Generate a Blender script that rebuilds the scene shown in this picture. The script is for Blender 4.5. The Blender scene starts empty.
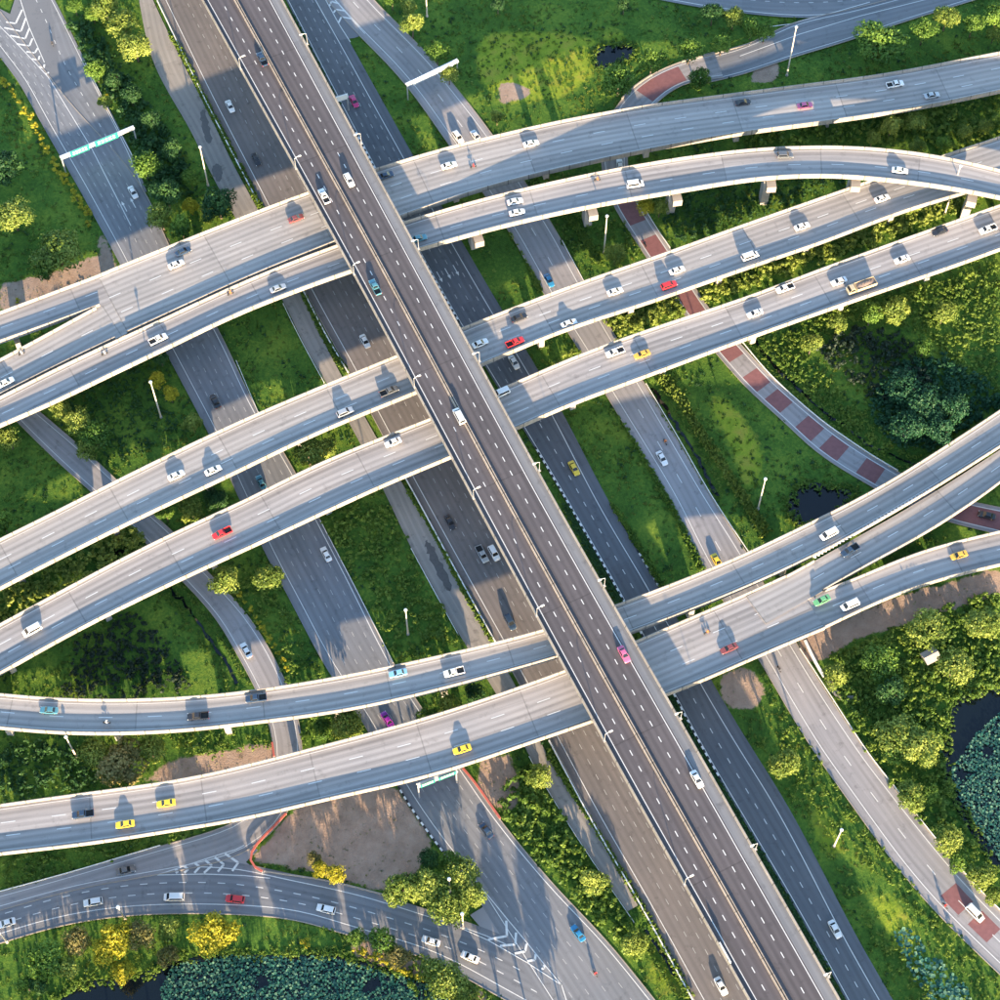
import bpy, math, random
import numpy as np
from mathutils import Vector, Matrix

random.seed(7); rng = np.random.default_rng(7)
S = bpy.context.scene
COL = S.collection

# ------------------------------------------------------------------ camera
F_PX, TILT, CAM_H = 2010.0, math.radians(27.6), 470.0
CT, ST = math.cos(TILT), math.sin(TILT)
CAM_Y = -CAM_H * math.tan(TILT)
cam = bpy.data.cameras.new('camera')
cam.sensor_fit = 'HORIZONTAL'
cam.angle = 2 * math.atan(500 / F_PX)
cam.clip_start = 1.0; cam.clip_end = 6000
camo = bpy.data.objects.new('camera', cam); COL.objects.link(camo)
camo.location = (0, CAM_Y, CAM_H); camo.rotation_euler = (TILT, 0, 0)
S.camera = camo
S.cycles.max_bounces = 5; S.cycles.diffuse_bounces = 3; S.cycles.glossy_bounces = 2; S.cycles.transmission_bounces = 2

# ------------------------------------------------------------------ sky, sun, exposure
SUN_EL = math.radians(11.5)
SUN_TO = Vector((-0.235, 1.0, 0)).normalized()          # the way shadows fall on the ground
W = bpy.data.worlds.new('World'); S.world = W; W.use_nodes = True
wn = W.node_tree.nodes; wl = W.node_tree.links
bg = wn['Background']; sky = wn.new('ShaderNodeTexSky'); sky.sky_type = 'NISHITA'
sky.sun_disc = False; sky.sun_elevation = SUN_EL
sky.sun_rotation = math.atan2(-SUN_TO.x, -SUN_TO.y)
sky.air_density = 1.0; sky.dust_density = 0.6; sky.ozone_density = 1.6
wl.new(sky.outputs[0], bg.inputs[0]); bg.inputs[1].default_value = 0.15
sl = bpy.data.lights.new('sun', 'SUN'); sl.energy = 4.7; sl.angle = math.radians(0.5)
sl.color = (1.0, 0.75, 0.48)
slo = bpy.data.objects.new('sun', sl); COL.objects.link(slo)
dv = Vector((SUN_TO.x * math.cos(SUN_EL), SUN_TO.y * math.cos(SUN_EL), -math.sin(SUN_EL)))
slo.rotation_euler = dv.to_track_quat('-Z', 'Y').to_euler(); slo.location = (0, -200, 120)
S.view_settings.view_transform = 'Standard'; S.view_settings.look = 'None'
S.view_settings.gamma = 1.0; S.view_settings.use_curve_mapping = False
S.view_settings.exposure = 2.1

# ------------------------------------------------------------------ helpers
def P(px, py, z=0.0):
    """where the sight line through a point of the photograph meets the level z"""
    u = (px - 500) / F_PX; v = (500 - py) / F_PX
    dx, dy, dz = u, v * CT + ST, v * ST - CT
    t = (z - CAM_H) / dz
    return np.array([dx * t, CAM_Y + dy * t, z])

def link(name, me, mat=None, parent=None, loc=None):
    o = bpy.data.objects.new(name, me); COL.objects.link(o)
    if mat is not None and me is not None and len(me.materials) == 0: me.materials.append(mat)
    if parent is not None: o.parent = parent
    if loc is not None: o.location = loc
    return o

def tag(o, label, cat, group=None, kind=None):
    o['label'] = label; o['category'] = cat
    if group: o['group'] = group
    if kind: o['kind'] = kind
    return o

def structure(o, label=None):
    o['kind'] = 'structure'
    if label: o['label'] = label
    return o

def empty(name, loc=(0, 0, 0), rz=0.0):
    o = bpy.data.objects.new(name, None); COL.objects.link(o)
    o.empty_display_size = 0.5
    o.location = loc; o.rotation_euler = (0, 0, rz); return o

def mesh_np(name, V, Fq, uv=None, attrs=None, smooth=False):
    """V (n,3), Fq (m,k) faces with k corners each"""
    me = bpy.data.meshes.new(name)
    V = np.asarray(V, np.float32); Fq = np.asarray(Fq, np.int32)
    m, k = Fq.shape
    me.vertices.add(len(V)); me.vertices.foreach_set('co', V.ravel())
    me.loops.add(m * k); me.loops.foreach_set('vertex_index', Fq.ravel())
    me.polygons.add(m); me.polygons.foreach_set('loop_start', np.arange(0, m * k, k, dtype=np.int32))
    me.polygons.foreach_set('loop_total', np.full(m, k, np.int32))
    if uv is not None:
        l = me.uv_layers.new(name='UVMap')
        l.data.foreach_set('uv', np.asarray(uv, np.float32)[Fq.ravel()].ravel())
    if attrs:
        for a, d in attrs.items():
            at = me.attributes.new(a, 'FLOAT', 'POINT'); at.data.foreach_set('value', np.asarray(d, np.float32))
    me.update(calc_edges=True)
    if smooth: me.polygons.foreach_set('use_smooth', np.ones(m, bool))
    return me

class MB:
    """collects boxes, tubes and prisms into one mesh"""
    def __init__(s): s.v = []; s.f = []
    def add(s, vs, fs):
        b = len(s.v); s.v += [tuple(map(float, p)) for p in vs]; s.f += [tuple(i + b for i in f) for f in fs]
        return s
    def box(s, x0, x1, y0, y1, z0, z1, tx=0.0, ty=0.0):
        vs = [(x0, y0, z0), (x1, y0, z0), (x1, y1, z0), (x0, y1, z0),
              (x0 + tx, y0 + ty, z1), (x1 - tx, y0 + ty, z1), (x1 - tx, y1 - ty, z1), (x0 + tx, y1 - ty, z1)]
        return s.add(vs, [(3, 2, 1, 0), (4, 5, 6, 7), (0, 1, 5, 4), (1, 2, 6, 5), (2, 3, 7, 6), (3, 0, 4, 7)])
    def tube(s, pts, rad, n=8, caps=True):
        pts = [Vector(p) for p in pts]
        if not hasattr(rad, '__len__'): rad = [rad] * len(pts)
        rings = []
        for i, p in enumerate(pts):
            t = (pts[min(i + 1, len(pts) - 1)] - pts[max(i - 1, 0)]).normalized()
            a = t.orthogonal().normalized() if abs(t.z) < .999 else Vector((1, 0, 0)); b = t.cross(a)
            rings.append([p + rad[i] * (math.cos(q * 2 * math.pi / n) * a + math.sin(q * 2 * math.pi / n) * b) for q in range(n)])
        # keep ring phases together
        for i in range(1, len(rings)):
            d = [sum((rings[i][(q + k) % n] - rings[i - 1][q]).length for q in range(n)) for k in range(n)]
            k = d.index(min(d)); rings[i] = [rings[i][(q + k) % n] for q in range(n)]
        vs = [v for r in rings for v in r]; fs = []
        for i in range(len(rings) - 1):
            for q in range(n):
                fs.append((i * n + q, i * n + (q + 1) % n, (i + 1) * n + (q + 1) % n, (i + 1) * n + q))
        if caps:
            fs.append(tuple(reversed(range(n)))); fs.append(tuple((len(rings) - 1) * n + q for q in range(n)))
        return s.add(vs, fs)
    def quad(s, a, b, c, d): return s.add([a, b, c, d], [(0, 1, 2, 3)])
    def mesh(s, name, smooth=False):
        me = bpy.data.meshes.new(name); me.from_pydata(s.v, [], s.f); me.update()
        if smooth: me.polygons.foreach_set('use_smooth', np.ones(len(me.polygons), bool))
        return me
    def build(s, name, mat, parent=None, smooth=False):
        return link(name, s.mesh(name, smooth), mat, parent)

# ------------------------------------------------------------------ materials
class NT:
    def __init__(s, name):
        s.m = bpy.data.materials.new(name); s.m.use_nodes = True
        s.t = s.m.node_tree; s.n = s.t.nodes; s.b = s.n['Principled BSDF']; s.out = s.n['Material Output']
    def node(s, typ, **kw):
        x = s.n.new(typ)
        for k, v in kw.items(): setattr(x, k, v)
        return x
    def link(s, a, b): s.t.links.new(a, b)
    def noise(s, scale, vec=None, detail=4, rough=.55, w=None):
        x = s.node('ShaderNodeTexNoise'); x.inputs['Scale'].default_value = scale
        x.inputs['Detail'].default_value = detail; x.inputs['Roughness'].default_value = rough
        if vec is not None: s.link(vec, x.inputs['Vector'])
        return x.outputs['Fac']
    def ramp(s, fac, stops):
        x = s.node('ShaderNodeValToRGB'); e = x.color_ramp.elements
        while len(e) < len(stops): e.new(0.5)
        for i, (p, c) in enumerate(stops):
            e[i].position = p; e[i].color = (*c, 1) if len(c) == 3 else c
        s.link(fac, x.inputs[0]); return x.outputs[0]
    def mix(s, fac, a, b, mode='MIX'):
        x = s.node('ShaderNodeMix', data_type='RGBA', blend_type=mode)
        for k, v in ((0, fac), (6, a), (7, b)):
            if isinstance(v, (int, float)): x.inputs[k].default_value = v
            elif isinstance(v, tuple): x.inputs[k].default_value = (*v, 1)
            else: s.link(v, x.inputs[k])
        return x.outputs[2]
    def math(s, op, a, b=None, c=None):
        x = s.node('ShaderNodeMath', operation=op)
        for i, v in enumerate((a, b, c)):
            if v is None: continue
            if isinstance(v, (int, float)): x.inputs[i].default_value = v
            else: s.link(v, x.inputs[i])
        return x.outputs[0]
    def uv(s): return s.node('ShaderNodeTexCoord').outputs['UV']
    def pos(s): return s.node('ShaderNodeNewGeometry').outputs['Position']
    def mapping(s, vec, scale=(1, 1, 1), loc=(0, 0, 0)):
        x = s.node('ShaderNodeMapping'); x.inputs['Scale'].default_value = scale; x.inputs['Location'].default_value = loc
        s.link(vec, x.inputs['Vector']); return x.outputs[0]
    def base(s, c): s.link(c, s.b.inputs['Base Color']) if not isinstance(c, tuple) else setattr(s.b.inputs['Base Color'], 'default_value', (*c, 1))
    def rough(s, r): s.b.inputs['Roughness'].default_value = r
    def bump(s, h, strength=.3, dist=.05):
        x = s.node('ShaderNodeBump'); x.inputs['Strength'].default_value = strength; x.inputs['Distance'].default_value = dist
        s.link(h, x.inputs['Height']); s.link(x.outputs[0], s.b.inputs['Normal'])

def plain(name, c, rough=.5, metal=0.0, var=.12, scale=1.5, coat=0.0):
    m = NT(name); n = m.noise(scale, m.pos(), 3)
    m.base(m.mix(n, tuple(x * (1 - var) for x in c), tuple(min(1, x * (1 + var)) for x in c)))
    m.rough(rough); m.b.inputs['Metallic'].default_value = metal
    if coat: m.b.inputs['Coat Weight'].default_value = coat
    return m.m

def road_mat(name, base, warm, lane=3.4, span=30.0, joint=False, track=.18, seed=0.0, patch=.25, stain=.35):
    """u = metres across, v = metres along: wheel tracks, slab tones, patches and streaks run with the road"""
    m = NT(name); uv = m.uv(); pos = m.pos()
    sep = m.node('ShaderNodeSeparateXYZ'); m.link(uv, sep.inputs[0]); u, v = sep.outputs[0], sep.outputs[1]
    c = m.mix(m.noise(.06, m.mapping(pos, (1, 1, 1), (seed, 0, 0)), 4), tuple(x * .84 for x in base), tuple(x * 1.14 for x in warm))
    # slabs laid at different times
    cell = m.math('FLOOR', m.math('DIVIDE', v, span)); lanec = m.math('FLOOR', m.math('DIVIDE', u, lane * 1.02))
    cb = m.node('ShaderNodeCombineXYZ'); m.link(cell, cb.inputs[0]); m.link(lanec, cb.inputs[1]); cb.inputs[2].default_value = seed
    wnz = m.node('ShaderNodeTexWhiteNoise', noise_dimensions='3D'); m.link(cb.outputs[0], wnz.inputs[0])
    tone = m.math('MULTIPLY_ADD', wnz.outputs[0], patch, 1 - patch * .55)
    # wheel tracks
    ph = m.math('SINE', m.math('MULTIPLY', u, 2 * math.pi / (lane * .5)))
    wob = m.noise(1.0, m.mapping(uv, (.6, .03, 1), (seed, seed, 0)), 3)
    tr = m.math('MULTIPLY', m.math('MULTIPLY_ADD', ph, .5, .5), m.math('MULTIPLY', wob, track * 1.6))
    streak = m.noise(1.0, m.mapping(uv, (2.2, .045, 1), (seed * 2, 0, 0)), 5, .65)
    val = m.math('MULTIPLY', m.math('SUBTRACT', tone, tr), m.math('MULTIPLY_ADD', streak, .5, .76))
    # oil and tyre stains
    st = m.noise(.35, m.mapping(pos, (1, 1, 1), (seed * 3 + 40, 7, 0)), 6, .7)
    stn = m.ramp(st, [(.56, (0, 0, 0)), (.72, (1, 1, 1))])
    val = m.math('MULTIPLY', val, m.math('MULTIPLY_ADD', stn, -stain, 1.0))
    if joint:
        fr = m.math('FRACT', m.math('DIVIDE', v, span))
        j = m.math('LESS_THAN', m.math('MULTIPLY', fr, span), .32)
        val = m.math('MULTIPLY', val, m.math('MULTIPLY_ADD', j, -.28, 1.0))
    grain = m.noise(9, pos, 2)
    val = m.math('MULTIPLY', val, m.math('MULTIPLY_ADD', grain, .3, .85))
    g = m.node('ShaderNodeCombineColor'); [m.link(val, g.inputs[i]) for i in range(3)]
    m.base(m.mix(1.0, c, g.outputs[0], 'MULTIPLY')); m.rough(.82)
    m.bump(grain, .25, .02)
    return m.m

def leaf_mat(name, lo, mid, hi, trans=.35, dry_lit=None):
    m = NT(name); a = m.node('ShaderNodeAttribute', attribute_name='tint').outputs['Fac']
    oi = m.node('ShaderNodeObjectInfo').outputs['Random']
    n = m.noise(.09, m.pos(), 3)
    f = m.math('ADD', m.math('MULTIPLY', a, .62), m.math('ADD', m.math('MULTIPLY', n, .45), m.math('MULTIPLY', oi, .14)))
    c = m.ramp(f, [(.22, lo), (.55, mid), (.9, hi)])
    if dry_lit:
        d = m.ramp(m.noise(.05, m.mapping(m.pos(), (1, 1, 1), (31, 12, 5)), 4), [(.5, (0, 0, 0)), (.66, (1, 1, 1))])
        c = m.mix(d, c, dry_lit)
    m.base(c); m.rough(.55); m.b.inputs['Specular IOR Level'].default_value = .25
    t = m.node('ShaderNodeBsdfTranslucent'); m.link(c, t.inputs[0])
    mx = m.node('ShaderNodeMixShader'); mx.inputs[0].default_value = trans
    m.link(m.b.outputs[0], mx.inputs[1]); m.link(t.outputs[0], mx.inputs[2]); m.link(mx.outputs[0], m.out.inputs[0])
    return m.m

M = {}
M['deck'] = road_mat('deck_concrete', (.325, .315, .31), (.37, .335, .305), joint=True, span=31, seed=1.3, track=.3, patch=.26, stain=.28)
M['deck2'] = road_mat('deck_concrete_worn', (.31, .30, .30), (.355, .32, .295), joint=True, span=27, seed=5.1, track=.32, patch=.26, stain=.28)
M['express'] = road_mat('expressway_asphalt', (.085, .078, .086), (.10, .086, .088), joint=True, span=38, seed=9.2, track=.3, patch=.16, stain=.3)
M['asphalt'] = road_mat('grey_asphalt', (.165, .18, .205), (.19, .19, .195), seed=2.2, patch=.16)
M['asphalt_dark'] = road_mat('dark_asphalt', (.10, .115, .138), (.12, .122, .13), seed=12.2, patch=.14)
M['asphalt_brown'] = road_mat('brown_asphalt', (.135, .126, .126), (.178, .156, .145), seed=17.7, patch=.12)
M['asphalt_pale'] = road_mat('pale_asphalt', (.255, .255, .27), (.295, .275, .27), seed=22.1, patch=.14)
M['dusty'] = road_mat('dusty_pavement', (.22, .215, .205), (.30, .265, .225), seed=26.4, patch=.2, stain=.55)
M['red'] = plain('red_paint', (.20, .085, .085), .8, var=.3, scale=.8)
M['line'] = plain('white_road_paint', (.62, .62, .60), .7, var=.18, scale=2.0)
M['line_worn'] = plain('worn_road_paint', (.36, .355, .345), .8, var=.3, scale=2.0)
M['parapet'] = plain('pale_parapet_concrete', (.30, .262, .222), .85, var=.3, scale=.35)
def wall_mat(name, c, panel=6.0):
    m = NT(name); uv = m.uv(); sep = m.node('ShaderNodeSeparateXYZ'); m.link(uv, sep.inputs[0]); u = sep.outputs[0]
    st = m.noise(1.0, m.mapping(uv, (1.6, .12, 1)), 5, .7); big = m.noise(.25, m.pos(), 4)
    v = m.math('MULTIPLY', m.math('MULTIPLY_ADD', st, .9, .52), m.math('MULTIPLY_ADD', big, .5, .75))
    cell = m.math('FLOOR', m.math('DIVIDE', u, panel)); wn_ = m.node('ShaderNodeTexWhiteNoise', noise_dimensions='1D'); m.link(cell, wn_.inputs[1])
    v = m.math('MULTIPLY', v, m.math('MULTIPLY_ADD', wn_.outputs[0], .22, .88))
    j = m.math('LESS_THAN', m.math('FRACT', m.math('DIVIDE', u, panel)), .05); v = m.math('MULTIPLY', v, m.math('MULTIPLY_ADD', j, -.55, 1.0))
    g = m.node('ShaderNodeCombineColor'); [m.link(v, g.inputs[i]) for i in range(3)]
    m.base(m.mix(1.0, c, g.outputs[0], 'MULTIPLY')); m.rough(.85); return m.m
M['rail_wall'] = wall_mat('parapet_panels', (.30, .275, .245))
M['soffit'] = plain('grey_girder_concrete', (.34, .32, .30), .85, var=.15, scale=.4)
M['median'] = wall_mat('ochre_stained_barrier', (.36, .31, .26), 4.0)
M['galv'] = plain('galvanised_steel', (.56, .57, .58), .45, .6, var=.1)
M['white_metal'] = plain('white_painted_steel', (.75, .74, .70), .5, var=.08)
M['lamp_paint'] = plain('cream_lamp_paint', (.62, .54, .44), .5, var=.1)
M['sign_green'] = plain('green_sign_sheet', (.02, .33, .20), .45, var=.06)
M['black'] = plain('black_paint', (.02, .02, .022), .6)
M['white'] = plain('white_paint', (.72, .72, .70), .6)
M['redfence'] = plain('red_barrier_paint', (.40, .10, .075), .6, var=.2, scale=.7)
M['glass'] = plain('dark_car_glass', (.015, .018, .022), .08)
M['tyre'] = plain('black_rubber', (.02, .02, .02), .85)
M['rim'] = plain('silver_rim', (.5, .5, .5), .35, .8)
M['lampglass'] = plain('pale_lamp_lens', (.75, .75, .72), .2)
M['tail'] = plain('red_lamp_lens', (.45, .02, .02), .25)
M['bark'] = plain('grey_brown_bark', (.12, .09, .065), .9, var=.35, scale=3)
M['leaf_green'] = leaf_mat('green_leaves', (.018, .06, .012), (.07, .155, .024), (.22, .35, .055))
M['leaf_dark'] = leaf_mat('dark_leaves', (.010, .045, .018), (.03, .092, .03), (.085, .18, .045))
M['leaf_yellow'] = leaf_mat('yellow_green_leaves', (.042, .09, .018), (.145, .215, .036), (.37, .43, .09))
M['leaf_golden'] = leaf_mat('golden_leaves', (.17, .17, .015), (.36, .34, .025), (.56, .50, .05))
M['leaf_brown'] = leaf_mat('olive_brown_leaves', (.07, .085, .024), (.17, .165, .05), (.34, .29, .11))
M['grass'] = leaf_mat('grass_blades', (.018, .055, .014), (.06, .125, .022), (.20, .28, .04), .35, dry_lit=(.17, .2, .03))
M['weed'] = leaf_mat('weed_leaves', (.028, .075, .015), (.10, .185, .028), (.28, .37, .06), .35)
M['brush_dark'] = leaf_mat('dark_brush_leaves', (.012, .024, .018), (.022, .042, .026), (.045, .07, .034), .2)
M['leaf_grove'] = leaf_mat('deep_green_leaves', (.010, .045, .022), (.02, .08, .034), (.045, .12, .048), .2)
M['lotus'] = leaf_mat('lotus_leaves', (.010, .075, .062), (.028, .13, .10), (.14, .27, .18), .25)
M['soil'] = plain('bare_brown_soil', (.21, .155, .125), .95, var=.3, scale=.35)
M['mud'] = plain('dark_wet_mud', (.085, .08, .075), .5, var=.3, scale=1.5)
M['roofsheet'] = plain('weathered_roof_sheet', (.36, .33, .31), .7, var=.25, scale=.8)

def car_paint(name, c, metal=0.0):
    m = NT(name); n = m.noise(.8, m.pos(), 2)
    m.base(m.mix(n, tuple(x * .92 for x in c), c)); m.rough(.3); m.b.inputs['Metallic'].default_value = metal
    m.b.inputs['Coat Weight'].default_value = .6; m.b.inputs['Coat Roughness'].default_value = .08
    return m.m
PAINT = {k: car_paint('car_paint_' + k, c, mt) for k, c, mt in [
    ('white', (.78, .78, .77), 0), ('silver', (.5, .52, .53), .4), ('black', (.022, .024, .03), 0), ('navy', (.025, .05, .095), 0),
    ('blue', (.03, .22, .42), .1), ('light_blue', (.22, .48, .72), 0), ('teal', (.09, .26, .32), .2), ('red', (.58, .03, .035), 0),
    ('pink', (.62, .13, .26), 0), ('magenta', (.55, .03, .16), 0), ('purple', (.34, .03, .36), 0), ('yellow', (.78, .55, .04), 0),
    ('orange', (.72, .42, .06), 0), ('green', (.13, .38, .17), 0), ('tan', (.52, .42, .26), 0), ('maroon', (.22, .06, .06), 0), ('grey', (.13, .14, .15), .2)]}

# ground: grass, parched grass, painted meadow sunlight and bare soil by zone attribute
gm = NT('meadow_ground'); gp = gm.pos()
ga = gm.node('ShaderNodeAttribute', attribute_name='soil').outputs['Fac']
gd = gm.node('ShaderNodeAttribute', attribute_name='dry_lit').outputs['Fac']
gcol = gm.ramp(gm.math('ADD', gm.math('MULTIPLY', gm.noise(.07, gp, 6, .6), .6), gm.math('MULTIPLY', gm.noise(1.3, gp, 4, .7), .45)),
               [(.33, (.018, .05, .012)), (.52, (.065, .14, .022)), (.72, (.19, .26, .035))])
gdry_lit = gm.ramp(gm.noise(.22, gp, 6, .65), [(.3, (.12, .20, .02)), (.5, (.24, .30, .03)), (.72, (.32, .27, .05))])  # parched tone, also the sunlit yellow-green painted onto the top meadow
gsoil = gm.ramp(gm.noise(.3, gp, 7, .68), [(.3, (.27, .19, .14)), (.5, (.34, .245, .185)), (.72, (.41, .305, .235))])
edge = gm.math('MULTIPLY_ADD', gm.noise(.8, gp, 5, .7), .7, -.35)
sf = gm.ramp(gm.math('ADD', ga, edge), [(.42, (0, 0, 0)), (.58, (1, 1, 1))])
df = gm.ramp(gm.math('ADD', gd, edge), [(.4, (0, 0, 0)), (.62, (1, 1, 1))])
gm.base(gm.mix(sf, gm.mix(df, gcol, gdry_lit), gsoil)); gm.rough(.95); gm.b.inputs['Specular IOR Level'].default_value = .1
gm.bump(gm.noise(2.2, gp, 5, .7), .7, .25)
M['ground'] = gm.m
wm = NT('dark_pond_water'); wm.base((.003, .006, .009)); wm.rough(.06)
wm.bump(wm.noise(1.2, wm.pos(), 3), .06, .05); M['water'] = wm.m

# ------------------------------------------------------------------ road strips
def catmull(pts, sub=8):
    pts = np.asarray(pts, float)
    p = np.vstack([2 * pts[0] - pts[1], pts, 2 * pts[-1] - pts[-2]])
    out = []
    for i in range(1, len(p) - 2):
        for t in np.linspace(0, 1, sub, endpoint=False):
            a, b, c, d = p[i - 1], p[i], p[i + 1], p[i + 2]
            out.append(.5 * ((2 * b) + (c - a) * t + (2 * a - 5 * b + 4 * c - d) * t * t + (3 * b - a - 3 * c + d) * t ** 3))
    out.append(pts[-1]); return np.array(out)

def resample(p, step=None, n=None):
    d = np.r_[0, np.cumsum(np.linalg.norm(np.diff(p[:, :2], axis=0), axis=1))]
    if n is None: n = max(2, int(round(d[-1] / step)) + 1)
    s = np.linspace(0, d[-1], n)
    return np.stack([np.interp(s, d, p[:, k]) for k in range(p.shape[1])], 1)

def relax(p, it):
    p = p.copy()
    for _ in range(it): p[1:-1] = .5 * p[1:-1] + .25 * (p[:-2] + p[2:])
    return p

ROADS = []          # ground-level footprints, kept clear of plants and piers

class Strip:
    def __init__(s, left, right, z=0.0, top=0.0, ext=(0, 0), it=14, step=3.0):
        """left/right: points along the two edges (x, y[, z]) as seen in the photograph at height z+top"""
        def conv(e):
            w = []
            for p in e:
                zz = p[2] if len(p) > 2 else z
                q = P(p[0], p[1], zz + top); q[2] = zz; w.append(q)
            w = np.array(w)
            if ext[0]:
                d = w[0] - w[1]; d /= np.linalg.norm(d[:2]); w = np.vstack([w[0] + d * ext[0], w])
            if ext[1]:
                d = w[-1] - w[-2]; d /= np.linalg.norm(d[:2]); w = np.vstack([w, w[-1] + d * ext[1]])
            return relax(resample(catmull(w), step=2.0), it)
        A, B = conv(left), conv(right)
        n = max(int(max(len(A), len(B)) * 2.0 / step), 4)
        a, b = resample(A, n=n), resample(B, n=n)
        c = relax(.5 * (a + b), 6)
        t = np.gradient(c[:, :2], axis=0); t /= np.linalg.norm(t, axis=1)[:, None]
        nr = np.stack([-t[:, 1], t[:, 0]], 1)          # points to the left edge
        if ((a[:, :2] - c[:, :2]) * nr).sum() < 0: nr = -nr
        def hit(edge, sign, fb):
            out = np.empty(n)
            for i in range(n):
                d = edge[:, :2] - c[i, :2]
                al = d @ t[i]; ac = (d @ nr[i]) * sign
                k = np.where((al[:-1] * al[1:] <= 0) & (ac[:-1] > 0) & (np.abs(ac[:-1]) < 60))[0]
                if len(k) == 0: out[i] = np.nan; continue
                f = al[k] / (al[k] - al[k + 1] + 1e-9)
                out[i] = np.min(ac[k] + f * (ac[k + 1] - ac[k]))
            idx = np.arange(n); ok = ~np.isnan(out)
            return np.interp(idx, idx[ok], out[ok])
        s.wl, s.wr = hit(A, 1, a), hit(B, -1, b)
        for _ in range(3):
            for w in (s.wl, s.wr): w[1:-1] = .5 * w[1:-1] + .25 * (w[:-2] + w[2:])
        s.c, s.t, s.n = c, t, nr
        s.v = np.r_[0, np.cumsum(np.linalg.norm(np.diff(c[:, :2], axis=0), axis=1))]
        s.L = np.c_[c[:, :2] + nr * s.wl[:, None], c[:, 2]]; s.R = np.c_[c[:, :2] - nr * s.wr[:, None], c[:, 2]]
    def poly(s): return np.vstack([s.L[:, :2], s.R[::-1, :2]])
    def at(s, v, f=None, off=None):
        """point at distance v along; f = fraction from left to right, or off = metres right of the left edge (negative: left of right edge)"""
        l = np.array([np.interp(v, s.v, s.L[:, k]) for k in range(3)]); r = np.array([np.interp(v, s.v, s.R[:, k]) for k in range(3)])
        if off is not None:
            w = np.linalg.norm((r - l)[:2]); f = off / w if off >= 0 else 1 + off / w
        return l + (r - l) * f
    def near(s, xy):
        i = int(np.argmin(((s.c[:, :2] - xy) ** 2).sum(1))); return i
    def sheet(s, name, mat, parent=None, dz=0.0, nu=5, thick=0.0):
        fr = np.linspace(0, 1, nu); n = len(s.c)
        V = np.concatenate([(s.L + (s.R - s.L) * f) for f in fr]).reshape(nu, n, 3).transpose(1, 0, 2).reshape(-1, 3).copy()
        V[:, 2] += dz
        w = (s.wl + s.wr); uv = np.stack([(fr[None, :] * w[:, None]), np.repeat(s.v[:, None], nu, 1)], 2).reshape(-1, 2)
        i = np.arange(n - 1)[:, None] * nu + np.arange(nu - 1)[None, :]; i = i.ravel()
        Fq = np.stack([i + 1, i, i + nu, i + nu + 1], 1)[:, ::-1]
        # orientation so that normals look up
        a = V[Fq[0]]; nz = np.cross(a[1] - a[0], a[2] - a[0])[2]
        if nz < 0: Fq = Fq[:, ::-1]
        return link(name, mesh_np(name, V, Fq, uv), mat, parent)
    def paint(s, segs, w, dz, mb):
        """segs: (v0, v1, f or None, off or None)"""
        for v0, v1, f, off in segs:
            k = max(1, int((v1 - v0) / 4.0)); vs = np.linspace(v0, v1, k + 1)
            pts = [s.at(v, f, off) for v in vs]; prev = None
            for j, p in enumerate(pts):
                i = min(np.searchsorted(s.v, vs[j]), len(s.n) - 1); nn = np.r_[s.n[i], 0] * w / 2
                q = (p + nn + (0, 0, dz), p - nn + (0, 0, dz))
                if prev is not None: mb.quad(prev[1], q[1], q[0], prev[0])
                prev = q
    def dashes(s, fracs, ln, per, w, dz, mb, v0=0, v1=None, jit=0.0):
        v1 = v1 or s.v[-1]
        for a, f in enumerate(fracs):
            v = v0 + (a * .37 % 1) * per * jit
            segs = []
            while v + ln < v1:
                segs.append((v, v + ln, f, None)); v += per
            s.paint(segs, w, dz, mb)

def sweep(path, nrm, prof, close=True):
    """prof: (offset along normal, z) loop swept along the path"""
    n, k = len(path), len(prof)
    V = np.zeros((n, k, 3))
    for j, (o, z) in enumerate(prof):
        V[:, j, :2] = path[:, :2] + nrm * o; V[:, j, 2] = path[:, 2] + z
    V = V.reshape(-1, 3); F = []
    for i in range(n - 1):
        for j in range(k if close else k - 1):
            a, b = i * k + j, i * k + (j + 1) % k
            F.append((a, b, b + k, a + k))
    d = np.r_[0, np.cumsum(np.linalg.norm(np.diff(path[:, :2], axis=0), axis=1))]; q = np.r_[0, np.cumsum([math.dist(prof[a], prof[a - 1]) for a in range(1, k)])]
    uv = np.stack([np.repeat(d[:, None], k, 1), np.repeat(q[None], n, 0)], 2).reshape(-1, 2)
    return Swept(V, F, uv, k, n)
class Swept:
    def __init__(s, V, F, uv, k, n): s.a = (V, F, uv, k, n)
    def build(s, name, mat, parent=None):
        V, F, uv, k, n = s.a; me = bpy.data.meshes.new(name)
        me.from_pydata([tuple(p) for p in V], [], F + [tuple(range(k)), tuple((n - 1) * k + j for j in reversed(range(k)))])
        l = me.uv_layers.new(name='UVMap'); li = np.empty(len(me.loops), np.int32); me.loops.foreach_get('vertex_index', li); l.data.foreach_set('uv', np.asarray(uv, np.float32)[li].ravel()); me.update()
        return link(name, me, mat, parent)

def inside(poly, pts):
    x, y = pts[:, 0], pts[:, 1]; c = np.zeros(len(pts), bool)
    x0, y0 = poly[:, 0].min(), poly[:, 1].min(); x1, y1 = poly[:, 0].max(), poly[:, 1].max()
    m = (x > x0) & (x < x1) & (y > y0) & (y < y1)
    if not m.any(): return c
    xs, ys = x[m], y[m]; r = np.zeros(len(xs), bool); j = len(poly) - 1
    for i in range(len(poly)):
        xi, yi = poly[i]; xj, yj = poly[j]
        if yi != yj:
            h = ((yi > ys) != (yj > ys)) & (xs < (xj - xi) * (ys - yi) / (yj - yi) + xi); r ^= h
        j = i
    c[m] = r; return c

def pxpoly(pts, z=0.0, sub=0):
    w = np.array([P(x, y, z)[:2] for x, y in pts])
    return w

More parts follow.
